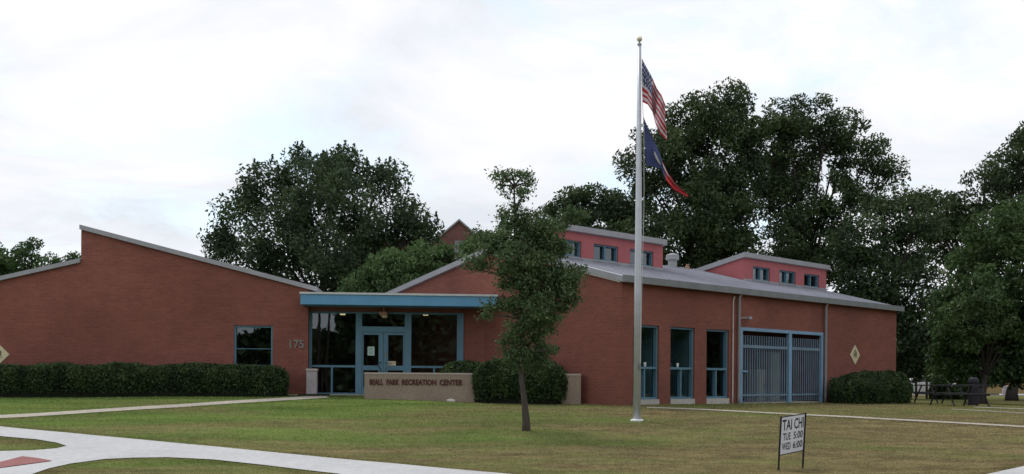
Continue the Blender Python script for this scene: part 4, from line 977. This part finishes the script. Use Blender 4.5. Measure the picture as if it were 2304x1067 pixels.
# ------------------------------------------------------------------ lawn notice
SY = 17.25
q00, q10, q11, q01 = P(1755.2, 1024.5, SY), P(1807, 1013.5, SY + .38), P(1811.7, 930.5, SY + .38), P(1757.4, 939.3, SY)
def SP(x, y, d=0):
    nrm = (q10 - q00).cross(q01 - q00).normalized()
    return q00 * (1 - x) * (1 - y) + q10 * x * (1 - y) + q11 * x * y + q01 * (1 - x) * y + nrm * d
sg = thing('lawn_sign', 'white class notice with black lettering on two thin dark posts', 'sign', Vector((q00.x, q00.y, gz(q00.x, q00.y))))
m = MB(); m.hexa([SP(0, 0, -.012), SP(1, 0, -.012), SP(1, 1, -.012), SP(0, 1, -.012), SP(0, 0, 0), SP(1, 0, 0), SP(1, 1, 0), SP(0, 1, 0)]); m.build('panel', 'signwhite', sg)
for a, b, Yd in (((1757.6, 937), (1750, 1076), SY), ((1812.6, 929), (1805, 1062), SY + .38)):
    m = MB(); m.tube([P(*a, Yd), P(*b, Yd) - Vector((0, 0, .1))], .017, 8); m.build('post', 'black', sg)
for yy in (0, 1):
    m = MB(); m.tube([SP(0, yy, 0), SP(1, yy, 0)], .009, 6); m.build('frame_bar', 'black', sg)
for txt, box in (('TAI', (.07, .46, .63, .92)), ('CHI', (.55, .95, .63, .92)), ('TUE', (.10, .42, .365, .56)), ('5:00', (.54, .94, .365, .56)), ('WED', (.07, .43, .11, .30)), ('6:00', (.53, .94, .11, .30))):
    fit_text(txt, lambda x, y, d: SP(x, y, .003 + d), box, bold=.018).build('lettering', 'black', sg)

# ------------------------------------------------------------------ the park on the right: picnic tables, bin, cars, house
def picnic(loc, rz, label):
    root = thing('picnic_table', label, 'picnic table', loc, 'picnic tables under the park tree')
    c, s = math.cos(rz), math.sin(rz); L_ = Vector(loc)
    def fr_(t, q, z): return L_ + Vector((t * c - q * s, t * s + q * c, z))
    m = MB()
    for k in range(4): m.box(fr_, -.95, .95, -.36 + k * .185, -.20 + k * .185, .72, .76)
    m.build('table_top', 'galv', root)
    for sg_ in (-1, 1):
        m = MB()
        for k in range(2): m.box(fr_, -.95, .95, sg_ * .72 - .14 + k * .15, sg_ * .72 - .01 + k * .15, .42, .46)
        m.build('seat', 'galv', root)
    for e in (-.65, .65):
        m = MB(); m.tube([fr_(e, -.75, 0), fr_(e, -.28, .72)], .03, 6); m.tube([fr_(e, .75, 0), fr_(e, .28, .72)], .03, 6); m.tube([fr_(e, -.78, .40), fr_(e, .78, .40)], .025, 6); m.build('leg_frame', 'galv', root)
p = at(2115, 909); picnic((p.x, p.y, p.z), .25, 'grey metal picnic table nearest the far end of the facade')
p = at(2158, 914); picnic((p.x, p.y, p.z), .15, 'grey metal picnic table closest to the dark tree trunk')
p = at(2190, 913); tb_ = thing('litter_bin', 'dark round litter bin beside the park tree trunk', 'bin', p)
m = MB(); m.lathe(p, [(.17, 0), (.19, .05), (.19, .85), (.21, .87), (.21, .92)], 14); m.build('drum', 'bin_dark', tb_)
m = MB(); m.lathe(p + Vector((0, 0, .92)), [(.20, 0), (.17, .10), (.10, .15), (.10, .17)], 14); m.build('lid', 'bin_dark', tb_)
p = at(2264, 889.5); m = MB(); m.lathe(p, [(.27, 0), (.29, .3), (.27, .62), (.29, .64), (.29, .7), (.1, .74)], 14); bb = m.build('barrel', 'grey_bin', None); tag(bb, 'grey barrel beside the farther park tree trunk', 'barrel')

def car(label, loc, rz, paint, suv=False):
    root = thing('parked_car', label, 'car', loc); L_ = Vector(loc); c, s = math.cos(rz), math.sin(rz)
    def fr_(t, q, z): return L_ + Vector((t * c - q * s, t * s + q * c, z))
    hgt = 1.75 if suv else 1.45
    low = [(-2.2, .35), (-2.25, .62), (-2.15, .92), (-1.3, .98), (1.0, .96), (2.0, .82), (2.2, .6), (2.15, .32)]
    cab = [(-2.0 if suv else -1.75, .95), (-1.75 if suv else -1.05, hgt - .04), (-.9, hgt), (.25, hgt - .03), (1.15, .96)]
    def ext(pr, hw, tw):
        m = MB(); n = len(pr); zt = max(z for _, z in pr); z0 = min(z for _, z in pr)
        def w(z): return hw + (tw - hw) * (z - z0) / (zt - z0)
        Lf = [fr_(x, -w(z), z) for x, z in pr]; Rt = [fr_(x, w(z), z) for x, z in pr]
        m.face(Lf[::-1]); m.face(Rt)
        for i in range(n): m.face([Lf[i], Lf[(i + 1) % n], Rt[(i + 1) % n], Rt[i]])
        return m
    ext(low, .86, .84).build('body', paint, root, bevel=.05)
    ext([(x, z) for x, z in cab], .80, .62).build('cabin', paint, root, bevel=.04)
    for sd in (-1, 1):
        g = MB()
        def w(z): return .80 + (.62 - .80) * (z - .95) / (hgt - .95) + .006
        for xa, xb, xc, xd in ((-1.55, -.45, -.45, -1.15), (-.35, .85, .25, -.35)):
            g.face([fr_(xa, sd * w(1.0), 1.0), fr_(xb, sd * w(1.0), 1.0), fr_(xc, sd * w(hgt - .1), hgt - .1), fr_(xd, sd * w(hgt - .1), hgt - .1)])
        g.face([fr_(-.45, sd * w(1.0), 1.0), fr_(-.35, sd * w(1.0), 1.0), fr_(-.35, sd * w(hgt - .1), hgt - .1), fr_(-.45, sd * w(hgt - .1), hgt - .1)])
        g.build('window', 'car_glass', root)
    for x in (-1.35, 1.4):
        for sd in (-1, 1):
            wv = MB(); wv.tube([fr_(x, sd * .70, .33), fr_(x, sd * .89, .33)], .33, 14); wh = wv.build('wheel', 'rubber', root)
            wv = MB(); wv.tube([fr_(x, sd * .88, .33), fr_(x, sd * .90, .33)], .19, 12); wv.build('rim', 'silver', wh)
    for sd in (-1, 1):
        k = MB(); k.box(fr_, 2.10, 2.19, sd * .62 - .15, sd * .62 + .15, .62, .76); k.build('headlight', 'white', root)
        k = MB(); k.box(fr_, -2.22, -2.14, sd * .66 - .12, sd * .66 + .12, .68, .86); k.build('tail_lamp', 'tail', root)
    return root
p = at(2068, 893); car('white car parked on the park lane behind the right bush', p, R(172), 'car_white')
p = at(2243, 884); car('dark parked car glimpsed between the two park tree trunks', Vector((p.x, 79.0, gz(p.x, 79) + .03)) if False else p, R(176), 'car_dark', True)
for px, py, lb in ((2061, 897, 'dark post before the front of the white car'), (2085, 898, 'dark post behind the white car near the picnic tables')):
    p = at(px, py); m = MB(); m.tube([p - Vector((0, 0, .2)), p + Vector((0, 0, 1.25))], .07, 8); o = m.build('post', 'wood', None); o.name = 'bollard'; tag(o, lb, 'post', 'dark posts by the park lane')
hs = P(2290, 866, 92); 
def FH(t, s, z): return Vector((hs.x, hs.y, .5)) + Vector((t, s, z))
hh = thing('ochre_house', 'low ochre yellow house across the far street under the trees', 'house', FH(0, 0, 0))
m = MB(); wall(m, lambda a, d, z: FH(a, d, z), -7.5, 9, 0, lambda a: 2.7, [(-6.5, -5.2, .9, 2.1), (-3, -1.7, .9, 2.1), (1.5, 3, .9, 2.1)], .15); m.box(FH, -7.5, 9, .2, 7, 0, 2.68); m.build('wall', 'yellow', hh)
m = MB(); slab(m, FH, 't', (-.4, 2.62), (3.6, 4.2), -8, 9.5, .14); slab(m, FH, 't', (3.6, 4.2), (7.4, 2.62), -8, 9.5, .14); m.build('roof', ['trim_dark', 'trim_dark'], hh)
for a in (-6.5, -3, 1.5):
    m = MB(); m.box(FH, a, a + 1.3, .13, .18, .9, 2.1); m.build('window', 'car_glass', hh)

for o in bpy.data.objects:
    if '_o' in o: del o['_o']
